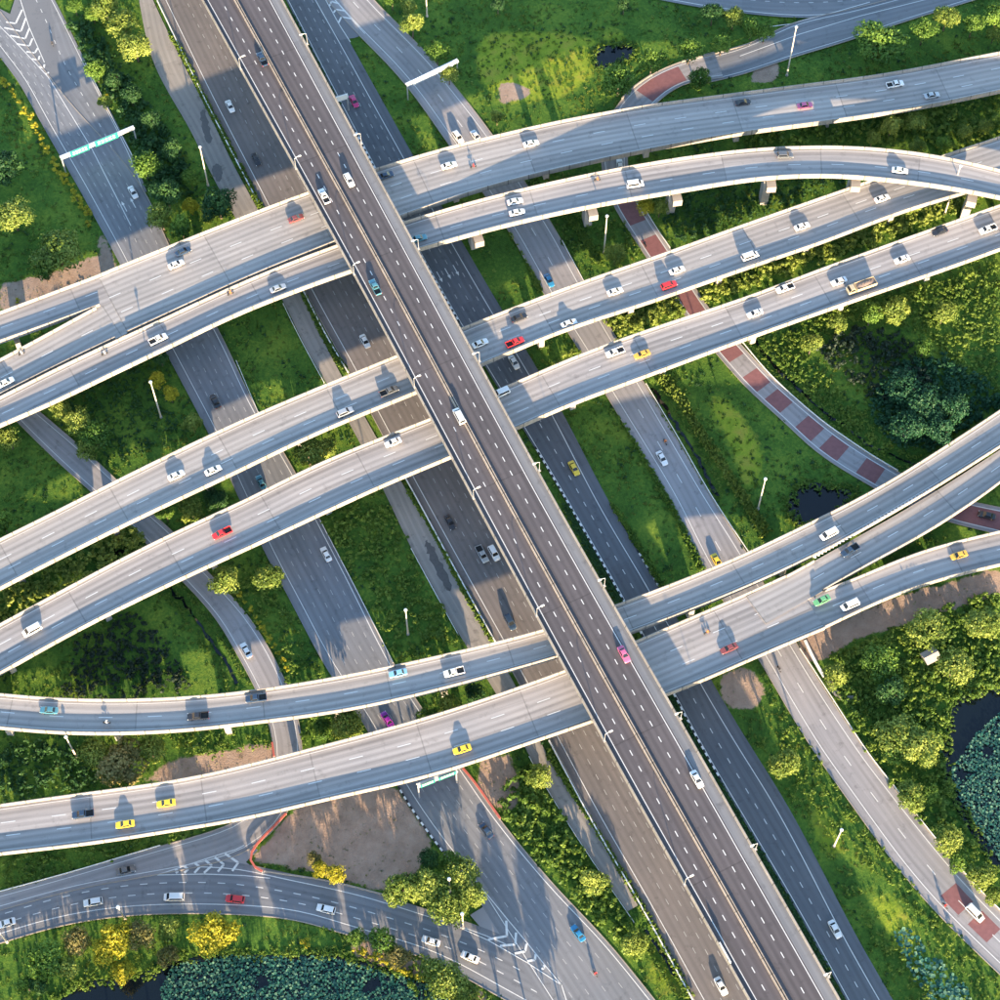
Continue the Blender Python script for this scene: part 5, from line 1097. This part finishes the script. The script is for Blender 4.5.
VEH = [
 (230, 106, 'N', 'sedan', 'white', 'white car on the brown carriageway near the top left', 1), (256, 159, 'N', 'sedan', 'black', 'black car on the brown carriageway just above the northern flyover', 1), (133, 192, 'R1', 'sedan', 'white', 'white car below the green sign gantry at top left', 1),
 (262, 59, 'M', 'pickup', 'navy', 'navy pickup on the ' + X + ' near the top', -1), (354, 101, 'P', 'sedan', 'magenta', 'magenta car on the shaded road right of the expressway at top', 1), (349, 180, 'M', 'suv', 'white', 'white car on the right half of the ' + X + ' at upper left', 1), (324, 196, 'M', 'pickup', 'white', 'white pickup on the left half of the ' + X + ' at upper left', -1),
 (458, 137, 'Q', 'suv', 'white', 'white car about to pass beneath the northern flyover, left of two', 1), (476, 136, 'Q', 'sedan', 'white', 'white car about to pass beneath the northern flyover, right of two', 1), (449, 165, 'A', 'sedan', 'white', 'white car on the northern flyover just right of the expressway', 1), (386, 175, 'A', 'sedan', 'navy', 'dark car on the northern flyover touching the expressway shadow', 1), (296, 218, 'A', 'sedan', 'maroon', 'dark maroon car on the northern flyover left of the expressway', 1), (419, 238, 'B', 'sedan', 'teal', 'teal car on the curving ramp beside the expressway edge', 1),
 (531, 143, 'A', 'sedan', 'white', 'white car alone on the middle of the northern flyover', 1), (515, 201, 'B', 'sedan', 'white', 'white car on the curving ramp, upper of a side by side pair', 1), (517, 212, 'B', 'sedan', 'white', 'white car on the curving ramp, lower of a side by side pair', 1), (635, 184, 'B', 'van', 'white', 'white van on the curving ramp above the red patched road', 1), (743, 102, 'A', 'sedan', 'black', 'black car on the right part of the northern flyover', 1), (620, 165, 'T', 'sedan', 'white', 'white car glimpsed on the red ramp in the gap between flyovers', 1),
 (805, 105, 'A', 'sedan', 'pink', 'pink car on the northern flyover', 1), (895, 84, 'A', 'pickup', 'white', 'white pickup on the northern flyover at right', 1), (932, 95, 'A', 'sedan', 'silver', 'silver car on the northern flyover nearest the right edge', 1), (785, 155, 'B', 'suv', 'grey', 'dark grey car on the curving ramp at right', 1), (900, 170, 'B', 'sedan', 'white', 'white car on the curving ramp at its crown, right side', 1),
 (882, 198, 'C', 'sedan', 'white', 'white car on the upper twin flyover emerging from under the curving ramp', 1), (802, 226, 'C', 'sedan', 'white', 'white car on the upper twin flyover, second from the right', 1), (750, 256, 'C', 'van', 'white', 'white van on the upper twin flyover, third from the right', 1), (940, 231, 'D', 'sedan', 'black', 'black car on the lower twin flyover near the right edge', -1), (988, 229, 'D', 'pickup', 'white', 'white pickup on the lower twin flyover at the right edge', -1), (902, 259, 'D', 'sedan', 'white', 'white car on the lower twin flyover right of the tan truck', -1),
 (183, 251, 'A', 'sedan', 'navy', 'navy car on the northern flyover before the fork at left', 1), (176, 264, 'A', 'sedan', 'white', 'white car beside the navy one before the fork at left', 1), (158, 339, 'B', 'pickup', 'white', 'white pickup on the curving ramp at left', 1), (6, 382, 'A2', 'sedan', 'white', 'white car at the left edge on the forked branch', 1), (215, 401, 'R1', 'sedan', 'black', 'black car on the wide road between flyovers at left', -1), (176, 475, 'C', 'sedan', 'white', 'white car on the upper twin flyover at left, left of two', 1), (213, 470, 'C', 'sedan', 'white', 'white car on the upper twin flyover at left, right of two', 1),
 (278, 288, 'B', 'sedan', 'silver', 'silver car on the curving ramp just left of the expressway', 1), (375, 287, 'M', 'pickup', 'teal', 'dark teal pickup on the left half of the ' + X, -1), (365, 341, 'N', 'sedan', 'white', 'white car on the brown carriageway left of the expressway centre', 1), (480, 343, 'C', 'sedan', 'white', 'white car on the upper twin flyover half hidden by the expressway', 1), (345, 412, 'C', 'suv', 'silver', 'silver car on the upper twin flyover left of the expressway', 1), (389, 391, 'C', 'pickup', 'grey', 'dark pickup on the upper twin flyover touching the expressway', 1), (393, 442, 'D', 'sedan', 'white', 'white car on the lower twin flyover left of the expressway', -1), (261, 482, 'R1', 'sedan', 'teal', 'dark teal car on the wide road between the twin flyovers', -1), (459, 416, 'M', 'van', 'white', 'white van on the ' + X + ' at the picture centre', -1), (501, 393, 'D', 'van', 'white', 'white van on the lower twin flyover emerging from under the expressway', -1),
 (549, 280, 'Q', 'sedan', 'blue', 'dark blue car on the frontage road above the upper twin flyover', 1), (519, 317, 'C', 'sedan', 'black', 'black car on the upper twin flyover right of the expressway', 1), (615, 291, 'C', 'sedan', 'white', 'white car on the upper twin flyover left of the red one', 1), (677, 270, 'C', 'sedan', 'white', 'white car on the upper twin flyover right above the red car', 1), (669, 285, 'C', 'suv', 'red', 'red car on the upper twin flyover further right', 1), (569, 323, 'C', 'sedan', 'white', 'white car on the upper twin flyover over the frontage road', 1), (515, 342, 'C', 'pickup', 'red', 'red pickup on the upper twin flyover beside the expressway', 1), (514, 362, 'P', 'sedan', 'white', 'white car on the shaded road in the gap of the twin flyovers', 1), (615, 352, 'D', 'pickup', 'white', 'white pickup with dark bed on the lower twin flyover', -1), (642, 354, 'D', 'sedan', 'orange', 'orange yellow car on the lower twin flyover', -1), (574, 468, 'P', 'sedan', 'yellow', 'yellow taxi on the shaded road right of the expressway', 1), (662, 458, 'Q', 'sedan', 'white', 'white car on the frontage road right of centre', 1), (755, 313, 'D', 'sedan', 'white', 'white car on the lower twin flyover above the red patched ramp', -1),
 (785, 288, 'D', 'pickup', 'white', 'white pickup with navy bed on the lower twin flyover', -1), (839, 281, 'D', 'sedan', 'white', 'white car beside the tan truck on the lower twin flyover', -1), (861, 287, 'D', 'truck', 'tan', 'tan loaded truck on the lower twin flyover', -1),
 (222, 533, 'D', 'pickup', 'red', 'red pickup on the lower twin flyover at left', -1), (32, 630, 'D', 'van', 'white', 'white van on the lower twin flyover near the left edge', -1), (246, 650, 'J', 'sedan', 'white', 'white car on the narrow left ramp', 1), (49, 710, 'E1', 'sedan', 'teal', 'teal car on the single flyover nearest the left edge', -1), (198, 716, 'E1', 'pickup', 'black', 'black pickup on the single flyover at left', -1), (256, 698, 'E1', 'pickup', 'navy', 'navy pickup on the single flyover above the left ramp', -1),
 (326, 554, 'R1', 'sedan', 'white', 'white car on the wide grey road below the twin flyovers', -1), (398, 673, 'E1', 'sedan', 'light_blue', 'light blue car on the single flyover', -1), (454, 672, 'E1', 'pickup', 'white', 'white pickup on the single flyover left of the expressway', -1), (387, 719, 'R1', 'sedan', 'purple', 'purple car in the gap between the two lower flyovers', -1), (450, 522, 'N', 'sedan', 'black', 'black car on the brown carriageway below the twin flyovers', 1), (482, 554, 'N', 'pickup', 'silver', 'silver pickup on the brown carriageway, left of two abreast', 1), (494, 553, 'N', 'suv', 'white', 'white car on the brown carriageway, right of two abreast', 1), (510, 622, 'N', 'suv', 'navy', 'navy car on the brown carriageway above the single flyover', 1),
 (624, 654, 'M', 'sedan', 'pink', 'pink car on the right half of the ' + X, 1), (729, 648, 'H', 'sedan', 'maroon', 'dark red car on the merged flyover right of the expressway', -1), (717, 561, 'Q', 'sedan', 'yellow', 'yellow taxi about to pass beneath the right flyover', 1), (829, 534, 'E1', 'van', 'white', 'white van on the single flyover at right', -1), (850, 550, 'E2', 'pickup', 'navy', 'dark blue pickup below the white van at right', -1), (959, 555, 'F', 'sedan', 'orange', 'orange taxi on the ramp flyover at right edge', -1), (822, 600, 'H', 'sedan', 'green', 'green taxi where the right flyovers merge', -1), (850, 605, 'F', 'van', 'white', 'white van beside the green taxi', -1), (987, 515, 'T', 'sedan', 'black', 'black car on the red ramp at the right edge', 1),
 (83, 814, 'H', 'pickup', 'navy', 'navy pickup on the wide lower flyover at left', -1), (166, 803, 'H', 'sedan', 'yellow', 'yellow taxi on the wide lower flyover, upper of two at left', -1), (125, 824, 'H', 'sedan', 'yellow', 'yellow taxi on the wide lower flyover, lower of two at left', -1), (126, 870, 'J', 'sedan', 'grey', 'dark grey car leaving along the bottom left ramp', 1), (93, 902, 'K', 'suv', 'white', 'white car second from the left on the bottom road', -1), (174, 897, 'K', 'van', 'white', 'white van left of the red car on the bottom road', -1), (235, 899, 'K', 'suv', 'red', 'red car on the bottom road', -1), (6, 923, 'K', 'sedan', 'white', 'white car cut by the left edge on the bottom road', -1),
 (462, 749, 'H', 'sedan', 'yellow', 'yellow taxi on the wide lower flyover left of the expressway', -1), (486, 830, 'R1', 'sedan', 'navy', 'navy car on the wide road below the lower flyover', -1), (326, 909, 'K', 'suv', 'white', 'white car on the bottom road below the brown soil', -1), (431, 941, 'K', 'sedan', 'white', 'white car on the bottom road below the island trees', -1), (470, 957, 'K', 'sedan', 'white', 'white car on the bottom road nearest the chevrons', -1), (578, 933, 'R1', 'sedan', 'blue', 'bright blue car on the wide road at the bottom', -1), (697, 779, 'M', 'sedan', 'white', 'white car on the right half of the ' + X + ' at lower right', 1), (721, 986, 'N', 'sedan', 'white', 'white car on the brown carriageway at the bottom edge', 1),
 (835, 929, 'P', 'sedan', 'white', 'white car on the shaded road at bottom right', 1), (975, 913, 'Q', 'van', 'white', 'white van between the red patches at bottom right', 1),
]
for v in VEH: vehicle(*v)

# motorcycles and riders
def rider_mesh():
    me = bpy.data.meshes.new('person')
    V = [(-.1, 0, .82), (.0, 0, 1.1), (.1, 0, 1.38), (.14, 0, 1.52), (.17, 0, 1.66), (.17, 0, 1.76),
         (.1, .2, 1.36), (.28, .3, 1.14), (.5, .3, 1.05), (.1, -.2, 1.36), (.28, -.3, 1.14), (.5, -.3, 1.05),
         (-.05, .14, .78), (.32, .2, .72), (.14, .2, .34), (.3, .2, .3), (-.05, -.14, .78), (.32, -.2, .72), (.14, -.2, .34), (.3, -.2, .3)]
    E = [(0, 1), (1, 2), (2, 3), (3, 4), (4, 5), (2, 6), (6, 7), (7, 8), (2, 9), (9, 10), (10, 11), (0, 12), (12, 13), (13, 14), (14, 15), (0, 16), (16, 17), (17, 18), (18, 19)]
    rad = [.17, .17, .17, .07, .13, .1, .075, .055, .045, .075, .055, .045, .11, .09, .06, .05, .11, .09, .06, .05]
    me.from_pydata(V, E, []); o = bpy.data.objects.new('person', me); COL.objects.link(o)
    sk = o.modifiers.new('skin', 'SKIN'); o.modifiers.new('sub', 'SUBSURF').levels = 1
    for i, r in enumerate(rad): me.skin_vertices[0].data[i].radius = (r, r)
    me.skin_vertices[0].data[0].use_root = True
    dg = bpy.context.evaluated_depsgraph_get(); m2 = bpy.data.meshes.new_from_object(o.evaluated_get(dg))
    bpy.data.objects.remove(o); m2.name = 'person'; return m2
RID = rider_mesh(); RID.materials.clear()
CL = {k: plain('clothing_' + k, c, .85) for k, c in [('dark', (.05, .05, .06)), ('orange', (.6, .2, .06)), ('white', (.6, .6, .6)), ('red', (.45, .05, .05))]}
RM = {}
for k in CL: RM[k] = RID.copy(); RM[k].materials.append(CL[k])
bk_body = MB(); bk_body.tube([(-.75, 0, .82), (-.2, 0, .8), (.15, 0, .74), (.55, 0, .95)], [.09, .16, .14, .08], 8); bk_body.tube([(-.1, 0, .45), (.25, 0, .42)], [.16, .16], 8); bk_body = bk_body.mesh('frame')
bk_fork = MB().tube([(.55, 0, .98), (.78, 0, .3)], .04, 6).mesh('fork'); bk_bar = MB().tube([(.48, -.34, 1.05), (.55, 0, 1.02), (.48, .34, 1.05)], .025, 6).mesh('handlebar')
bk_seat = MB(); bk_seat.box(-.7, .02, -.13, .13, .84, .93, .04, .03); bk_seat = bk_seat.mesh('seat')
bw = MB().tube([(0, -.05, 0), (0, .05, 0)], .3, 14).mesh('wheel')
def motorbike(px, py, road, cl, label, plabel, fwd=1):
    s = R[road]; zz = ZD if road in FLY else 0
    for _ in range(3): q = P(px, py, zz + .8); i = s.near(q[:2]); zz = float(s.c[i, 2])
    t = s.t[i] * fwd; o = empty('motorcycle', (q[0], q[1], zz + .016), math.atan2(t[1], t[0]))
    link('frame', bk_body, PAINT['black'], o); link('fork', bk_fork, M['galv'], o); link('handlebar', bk_bar, M['black'], o); link('seat', bk_seat, M['tyre'], o)
    for x in (.78, -.55): link('wheel', bw, M['tyre'], o, (x, 0, .3))
    tag(o, label, 'motorcycle', 'motorcycles'); p = link('person', RM[cl], None, None, (q[0], q[1], zz + .1)); p.rotation_euler = (0, 0, math.atan2(t[1], t[0])); tag(p, plabel, 'person', 'motorcycle riders')
BIK = [(52, 43, 'R1b', 'dark', 'on the upper left road by the chevrons'), (473, 166, 'A', 'red', 'on the northern flyover right of a white car'), (597, 179, 'B', 'orange', 'on the curving ramp left of the white van'), (645, 244, 'T', 'dark', 'on the red patched ramp'),
       (230, 293, 'B', 'orange', 'on the curving ramp left of the expressway'), (104, 353, 'B', 'white', 'on the curving ramp near the left edge'), (21, 353, 'A2', 'white', 'on the forked branch at the left edge'), (665, 441, 'Q', 'orange', 'on the frontage road above a white car'), (106, 722, 'E1', 'white', 'on the single flyover at lower left'), (707, 632, 'H', 'orange', 'on the merged flyover right of the expressway'), (595, 973, 'R1', 'red', 'on the wide road at the bottom'), (945, 905, 'Q', 'red', 'on the red patch of the frontage road'), (779, 668, 'Q', 'dark', 'on the frontage road just below the merged flyover')]
for x, y, rd, cl, w in BIK: motorbike(x, y, rd, cl, 'small motorcycle ' + w, 'person in %s clothing riding a motorcycle %s' % (cl, w))

# ------------------------------------------------------------------ street furniture
def lamp(base, head, label, z0=0.0, arm=None, height=None, group='street lamps'):
    b = P(base[0], base[1], z0)
    if height is None:      # height from how far the head stands above the foot in the picture
        lo, hi = 3.0, 30.0
        for _ in range(30):
            m = .5 * (lo + hi); w = np.array([b[0], b[1] - CAM_Y, z0 + m - CAM_H]); yc = w[1] * CT + w[2] * ST; zc = w[1] * ST - w[2] * CT
            if 500 - F_PX * yc / zc > head[1]: lo = m
            else: hi = m
        height = lo
    hd = P(head[0], head[1], z0 + height) if arm is None else np.array([b[0] + arm[0], b[1] + arm[1], z0 + height])
    o = empty('street_lamp', b); tag(o, label, 'street lamp', group)
    MB().tube([(0, 0, -.2), (0, 0, height * .5), (0, 0, height - .3)], [.26, .2, .13], 8).build('pole', M['lamp_paint'], o)
    MB().tube([(0, 0, height - .3), (0, 0, height - .1), (0, 0, height + .12), (0, 0, height + .3)], [.16, .42, .44, .2], 12).build('lamp_head', M['white_metal'], o)
    MB().tube([(0, 0, height - .34), (0, 0, height - .301)], .32, 12).build('lens', M['lampglass'], o)
    MB().tube([(0, 0, -.25), (0, 0, .25)], .42, 8).build('base', M['soffit'], o)
for b, h, lb in [((787, 75), (800, 27), 'tall street lamp beside the slip road at top right'), ((945, 213), (966, 166), 'tall street lamp rising past the curving ramp at right'), ((604, 253), (609, 216), 'street lamp standing between curving ramp and upper twin flyover'), ((208, 185), (197, 147), 'street lamp beside the dusty service road at top left'),
                 ((161, 417), (146, 382), 'street lamp on the shaded grass at left'), ((758, 509), (771, 479), 'street lamp beside the pond right of the frontage road'), ((408, 634), (406, 610), 'street lamp among the weeds left of the expressway'), ((76, 756), (56, 737), 'street lamp rising past the single flyover at lower left'), ((834, 846), (851, 830), 'street lamp in the grass strip at lower right'),
                 ((450, 891), (450, 879), 'short street lamp among the island trees'), ((463, 928), (474, 914), 'short street lamp at the island tip'), ((125, 919), (125, 907), 'short street lamp below the bottom road at left'), ((7, 942), (4, 930), 'short street lamp at the bottom left edge'), ((427, 16), (427, -6), 'street lamp at the top edge near the meadow')]:
    lamp(b, h, lb)
# lamps along both parapets of the expressway
def mlamp(y, side, label):
    pts = M_L if side == 'L' else M_R; x = np.interp(y, [p[1] for p in pts], [p[0] for p in pts]); q = P(x, y, ZM + 1.05); i = sM.near(q[:2])
    e = (sM.L if side == 'L' else sM.R)[i]; n = sM.n[i] * (-1 if side == 'L' else 1); o = empty('street_lamp', (e[0] - n[0] * .15, e[1] - n[1] * .15, ZM + 1.04)); tag(o, label, 'street lamp', 'expressway lamps'); h = 4.8
    MB().tube([(0, 0, 0), (0, 0, h - .5)], [.1, .055], 8).build('pole', M['galv'], o)
    MB().tube([(0, 0, h - .5), (n[0] * .6, n[1] * .6, h - .08), (n[0] * 1.3, n[1] * 1.3, h)], [.07, .06, .05], 6).build('arm', M['white_metal'], o)
    mb = MB(); hbox(n[0] * 1.5, n[1] * 1.5, n, .5, .22, h - .05, h + .1, mb, .8); mb.build('lamp_head', M['white_metal'], o)
    mb = MB(); hbox(0, 0, n, .3, .35, -.02, .12, mb); mb.build('base', M['soffit'], o)
ORD = ['first', 'second', 'third', 'fourth', 'fifth', 'sixth', 'seventh', 'eighth', 'ninth', 'tenth']
for i, y in enumerate([42, 140, 248, 365, 468, 588, 714, 846, 978]): mlamp(y, 'R', ORD[i] + ' street lamp from the top on the right parapet of the expressway')
for i, y in enumerate([68, 166, 276, 385, 497, 615, 745, 882]): mlamp(y, 'L', ORD[i] + ' street lamp from the top on the left parapet of the expressway')

def gantry(a, b, z, label, boards, board_mat='sign_green', posts=(True, True), tilt=0):
    p, q = P(*a, z), P(*b, z); o = empty('sign_gantry', (p[0], p[1], 0)); tag(o, label, 'sign gantry', 'sign gantries')
    d = (q - p)[:2]; Ln = np.linalg.norm(d); d = d / Ln; o.rotation_euler = (0, 0, math.atan2(d[1], d[0]))
    for k, x in enumerate((0, Ln)):
        if posts[k]: MB().tube([(x, 0, -.2), (x, 0, z)], .22, 8).build('post', M['galv'], o)
    mb = MB()
    for yy in (-.45, .45):
        for zz in (z - .55, z): mb.box(-.3, Ln + .3, yy - .08, yy + .08, zz - .08, zz + .08)
    nb = int(Ln / 1.2)
    for i in range(nb + 1): x = Ln * i / nb; mb.box(x - .05, x + .05, -.45, .45, z - .05, z + .05); mb.box(x - .05, x + .05, -.45, .45, z - .6, z - .5); mb.box(x - .05, x + .05, -.49, -.41, z - .5, z - .05)
    mb.build('truss', M['white_metal'], o)
    mb = MB(); mb.box(-.2, Ln + .2, -.36, .36, z + .09, z + .13); mb.build('walkway', M['white_metal'], o)
    for x0, x1, h in boards:
        bd = MB(); bd.add([(x0 * Ln, -.55, z - 1.2), (x1 * Ln, -.55, z - 1.2), (x1 * Ln, -.62, z + h), (x0 * Ln, -.62, z + h), (x0 * Ln, -.47, z - 1.2), (x1 * Ln, -.47, z - 1.2), (x1 * Ln, -.54, z + h), (x0 * Ln, -.54, z + h)], [(0, 1, 2, 3), (5, 4, 7, 6), (3, 2, 6, 7), (1, 0, 4, 5), (0, 3, 7, 4), (2, 1, 5, 6)])
        s_ = bd.build('sign_board', M[board_mat], o)
        if board_mat == 'sign_green':
            w = (x1 - x0) * Ln
            for r_ in range(2):
                mb = MB(); zz = z - .6 + r_ * .9
                for c_ in range(5):
                    xx = x0 * Ln + w * (.12 + .16 * c_); yy = -.592 - (zz + .2 - z) * .04
                    mb.quad((xx, yy - .012, zz), (xx + w * .11, yy - .012, zz), (xx + w * .11, yy - .03, zz + .4), (xx, yy - .03, zz + .4))
                mb.build('lettering', M['white'], s_)
    return o
gantry((61, 157), (133, 127), 7.0, 'green direction sign gantry across the road at top left', [(.12, .38, 1.2), (.46, .78, 1.2)])
gantry((407, 84), (457, 60), 7.0, 'white sign gantry seen from behind at top centre', [(.1, .6, 1.2), (.62, .9, 1.0)], 'white_metal')
gantry((333, 99), (347, 95), 7.0, 'small white sign gantry beside the expressway at top', [(.05, .95, 1.0)], 'white_metal', (False, True))
gantry((418, 785), (456, 770), 9.0, 'green direction sign gantry hanging below the lower flyover edge', [(.05, .42, .8), (.52, .98, .8)])

# guardrails and fences
def guardrail(line, label, mat='white_metal', z=0.0, post=4.0, h=.75, name='guardrail', cat='guardrail', th=.12):
    w = resample(relax(resample(catmull([P(x, y, z + h) for x, y in line], 6), step=2.0), 4), step=2.0); w[:, 2] = z
    t = np.gradient(w[:, :2], axis=0); t /= np.linalg.norm(t, axis=1)[:, None]; n = np.c_[-t[:, 1], t[:, 0]]
    o = empty(name, w[0]); tag(o, label, cat, 'guardrails and barriers along the roads'); w = w - w[0]
    sweep(w, n, [(-th / 2, h - .42), (-th / 2, h), (th / 2, h), (th / 2, h - .42)]).build('rail', M[mat], o)
    mb = MB(); ps = resample(w, step=post)
    for q in ps: mb.box(q[0] - .07, q[0] + .07, q[1] - .07, q[1] + .07, -.35, h - .43)
    mb.build('posts', M['galv'], o)['kind'] = 'stuff'
guardrail([(0, 893 - 2), (73, 871), (120, 857), (160, 845)], 'white guardrail above the bottom left ramp')
guardrail([(157, 0), (206, 101), (258, 202)], 'guardrail left of the brown carriageway at top left', h=.9, th=.3)
guardrail([(303, 290), (325, 333), (348, 372)], 'guardrail left of the brown carriageway above centre', h=.9, th=.3)
guardrail([(405, 477), (414, 493), (447, 554), (473, 602), (495, 641)], 'guardrail left of the brown carriageway below centre', h=.9, th=.3)
guardrail([(549, 740), (592, 821), (634, 893), (693, 1000)], 'guardrail left of the brown carriageway at the bottom', h=.9, th=.3)
guardrail([(562, 240), (584, 281)], 'guardrail on the right kerb of the frontage road near the curving ramp'); guardrail([(646, 383), (680, 440), (712, 496), (749, 552)], 'guardrail on the right kerb of the frontage road at centre right')
guardrail([(800, 648), (830, 694), (868, 752), (901, 794), (940, 843), (976, 885), (1003, 912)], 'guardrail on the right kerb of the frontage road at lower right')
guardrail([(743, 342), (772, 376), (818, 417), (850, 440), (874, 456), (898, 470)], 'white guardrail beside the red patched ramp')
guardrail([(640, 200), (655, 225), (670, 247)], 'guardrail beside the red ramp below the curving ramp')
guardrail([(283, 303), (300, 338), (324, 382)], 'low rail on the left of the service road above centre', h=.6); guardrail([(411, 548), (437, 596), (458, 634)], 'low rail on the left of the service road below centre', h=.6); guardrail([(529, 756), (556, 804), (596, 866), (634, 922)], 'low rail on the left of the service road at the bottom', h=.6)
guardrail([(84, 60), (110, 113), (132, 155)], 'guardrail right of the road above the green gantry', h=.6); guardrail([(320, 520), (355, 587), (393, 662)], 'guardrail right of the wide grey road at centre left', h=.6); guardrail([(236, 360), (258, 412)], 'guardrail right of the wide grey road above the twin flyovers', h=.6)
guardrail([(652, 74), (636, 84), (622, 98)], 'pale barrier around the outside of the red bend', 'parapet', h=.9, th=.35); guardrail([(750, 43), (715, 53), (682, 61)], 'pale barrier along the outside of the slip road', 'parapet', h=.8, th=.3)
guardrail([(286, 813), (270, 830), (250, 850), (245, 860), (250, 868), (262, 871)], 'red barrier around the brown soil island', 'redfence', post=2.0, h=1.3, name='barrier', cat='barrier', th=.5)
guardrail([(264, 871), (300, 876), (336, 882), (386, 895)], 'pale barrier below the brown soil island', 'parapet', h=.8, th=.3)
guardrail([(463, 768), (475, 782), (500, 818)], 'red barrier right of the wide road below the lower flyover', 'redfence', post=2.0, h=1.3, name='barrier', cat='barrier', th=.5)
guardrail([(272, 742), (274, 756)], 'short red barrier beside the ramp between the lower flyovers', 'redfence', post=2.0, h=1.2, name='barrier', cat='barrier', th=.5)
guardrail([(805, 640), (812, 655), (818, 668), (824, 676)], 'low white wall leading to the path at right', 'white', post=3, h=.9, name='low_wall', cat='wall', th=.7)

# path and shed in the thicket
pt = Strip([(823, 676), (832, 694), (845, 704), (860, 699)], [(828, 674), (836, 690), (847, 698), (859, 694)], it=2, step=1.0); structure(pt.sheet('path', M['dusty'], None, .05), 'short grey path behind the white wall')
q = P(931, 655, 2.5); sh = empty('shed', (q[0], q[1], -.3), math.radians(28)); tag(sh, 'small grey roofed shed standing in the bright thicket', 'shed')
mb = MB(); mb.box(-1.7, 1.7, -1.3, 1.3, 0, 2.2); mb.build('wall', M['soffit'], sh)
for sg in (-1, 1):
    mb = MB(); mb.add([(-2.1, 0, 2.95), (2.1, 0, 2.95), (2.1, sg * 1.8, 2.15), (-2.1, sg * 1.8, 2.15), (-2.1, 0, 3.02), (2.1, 0, 3.02), (2.1, sg * 1.8, 2.22), (-2.1, sg * 1.8, 2.22)], [(0, 1, 2, 3), (7, 6, 5, 4), (3, 2, 6, 7), (1, 0, 4, 5), (0, 3, 7, 4), (2, 1, 5, 6)]); mb.build('roof', M['roofsheet'], sh)
# white sign panel on the expressway parapet near the bottom
q = P(716, 951, ZM + 2); i = sM.near(q[:2]); e = sM.L[i]; o = empty('roadside_panel', (e[0], e[1], ZM + .3), math.atan2(sM.t[i][1], sM.t[i][0])); tag(o, 'long white panel fixed outside the left parapet of the expressway near the bottom', 'panel')
mb = MB(); mb.box(-2.6, 2.6, .16, .28, -.5, 1.9); mb.build('panel', M['white'], o); mb = MB(); mb.box(-2.0, -1.8, .05, .16, -.4, 1.6); mb.box(1.8, 2.0, .05, .16, -.4, 1.6); mb.build('bracket', M['galv'], o)
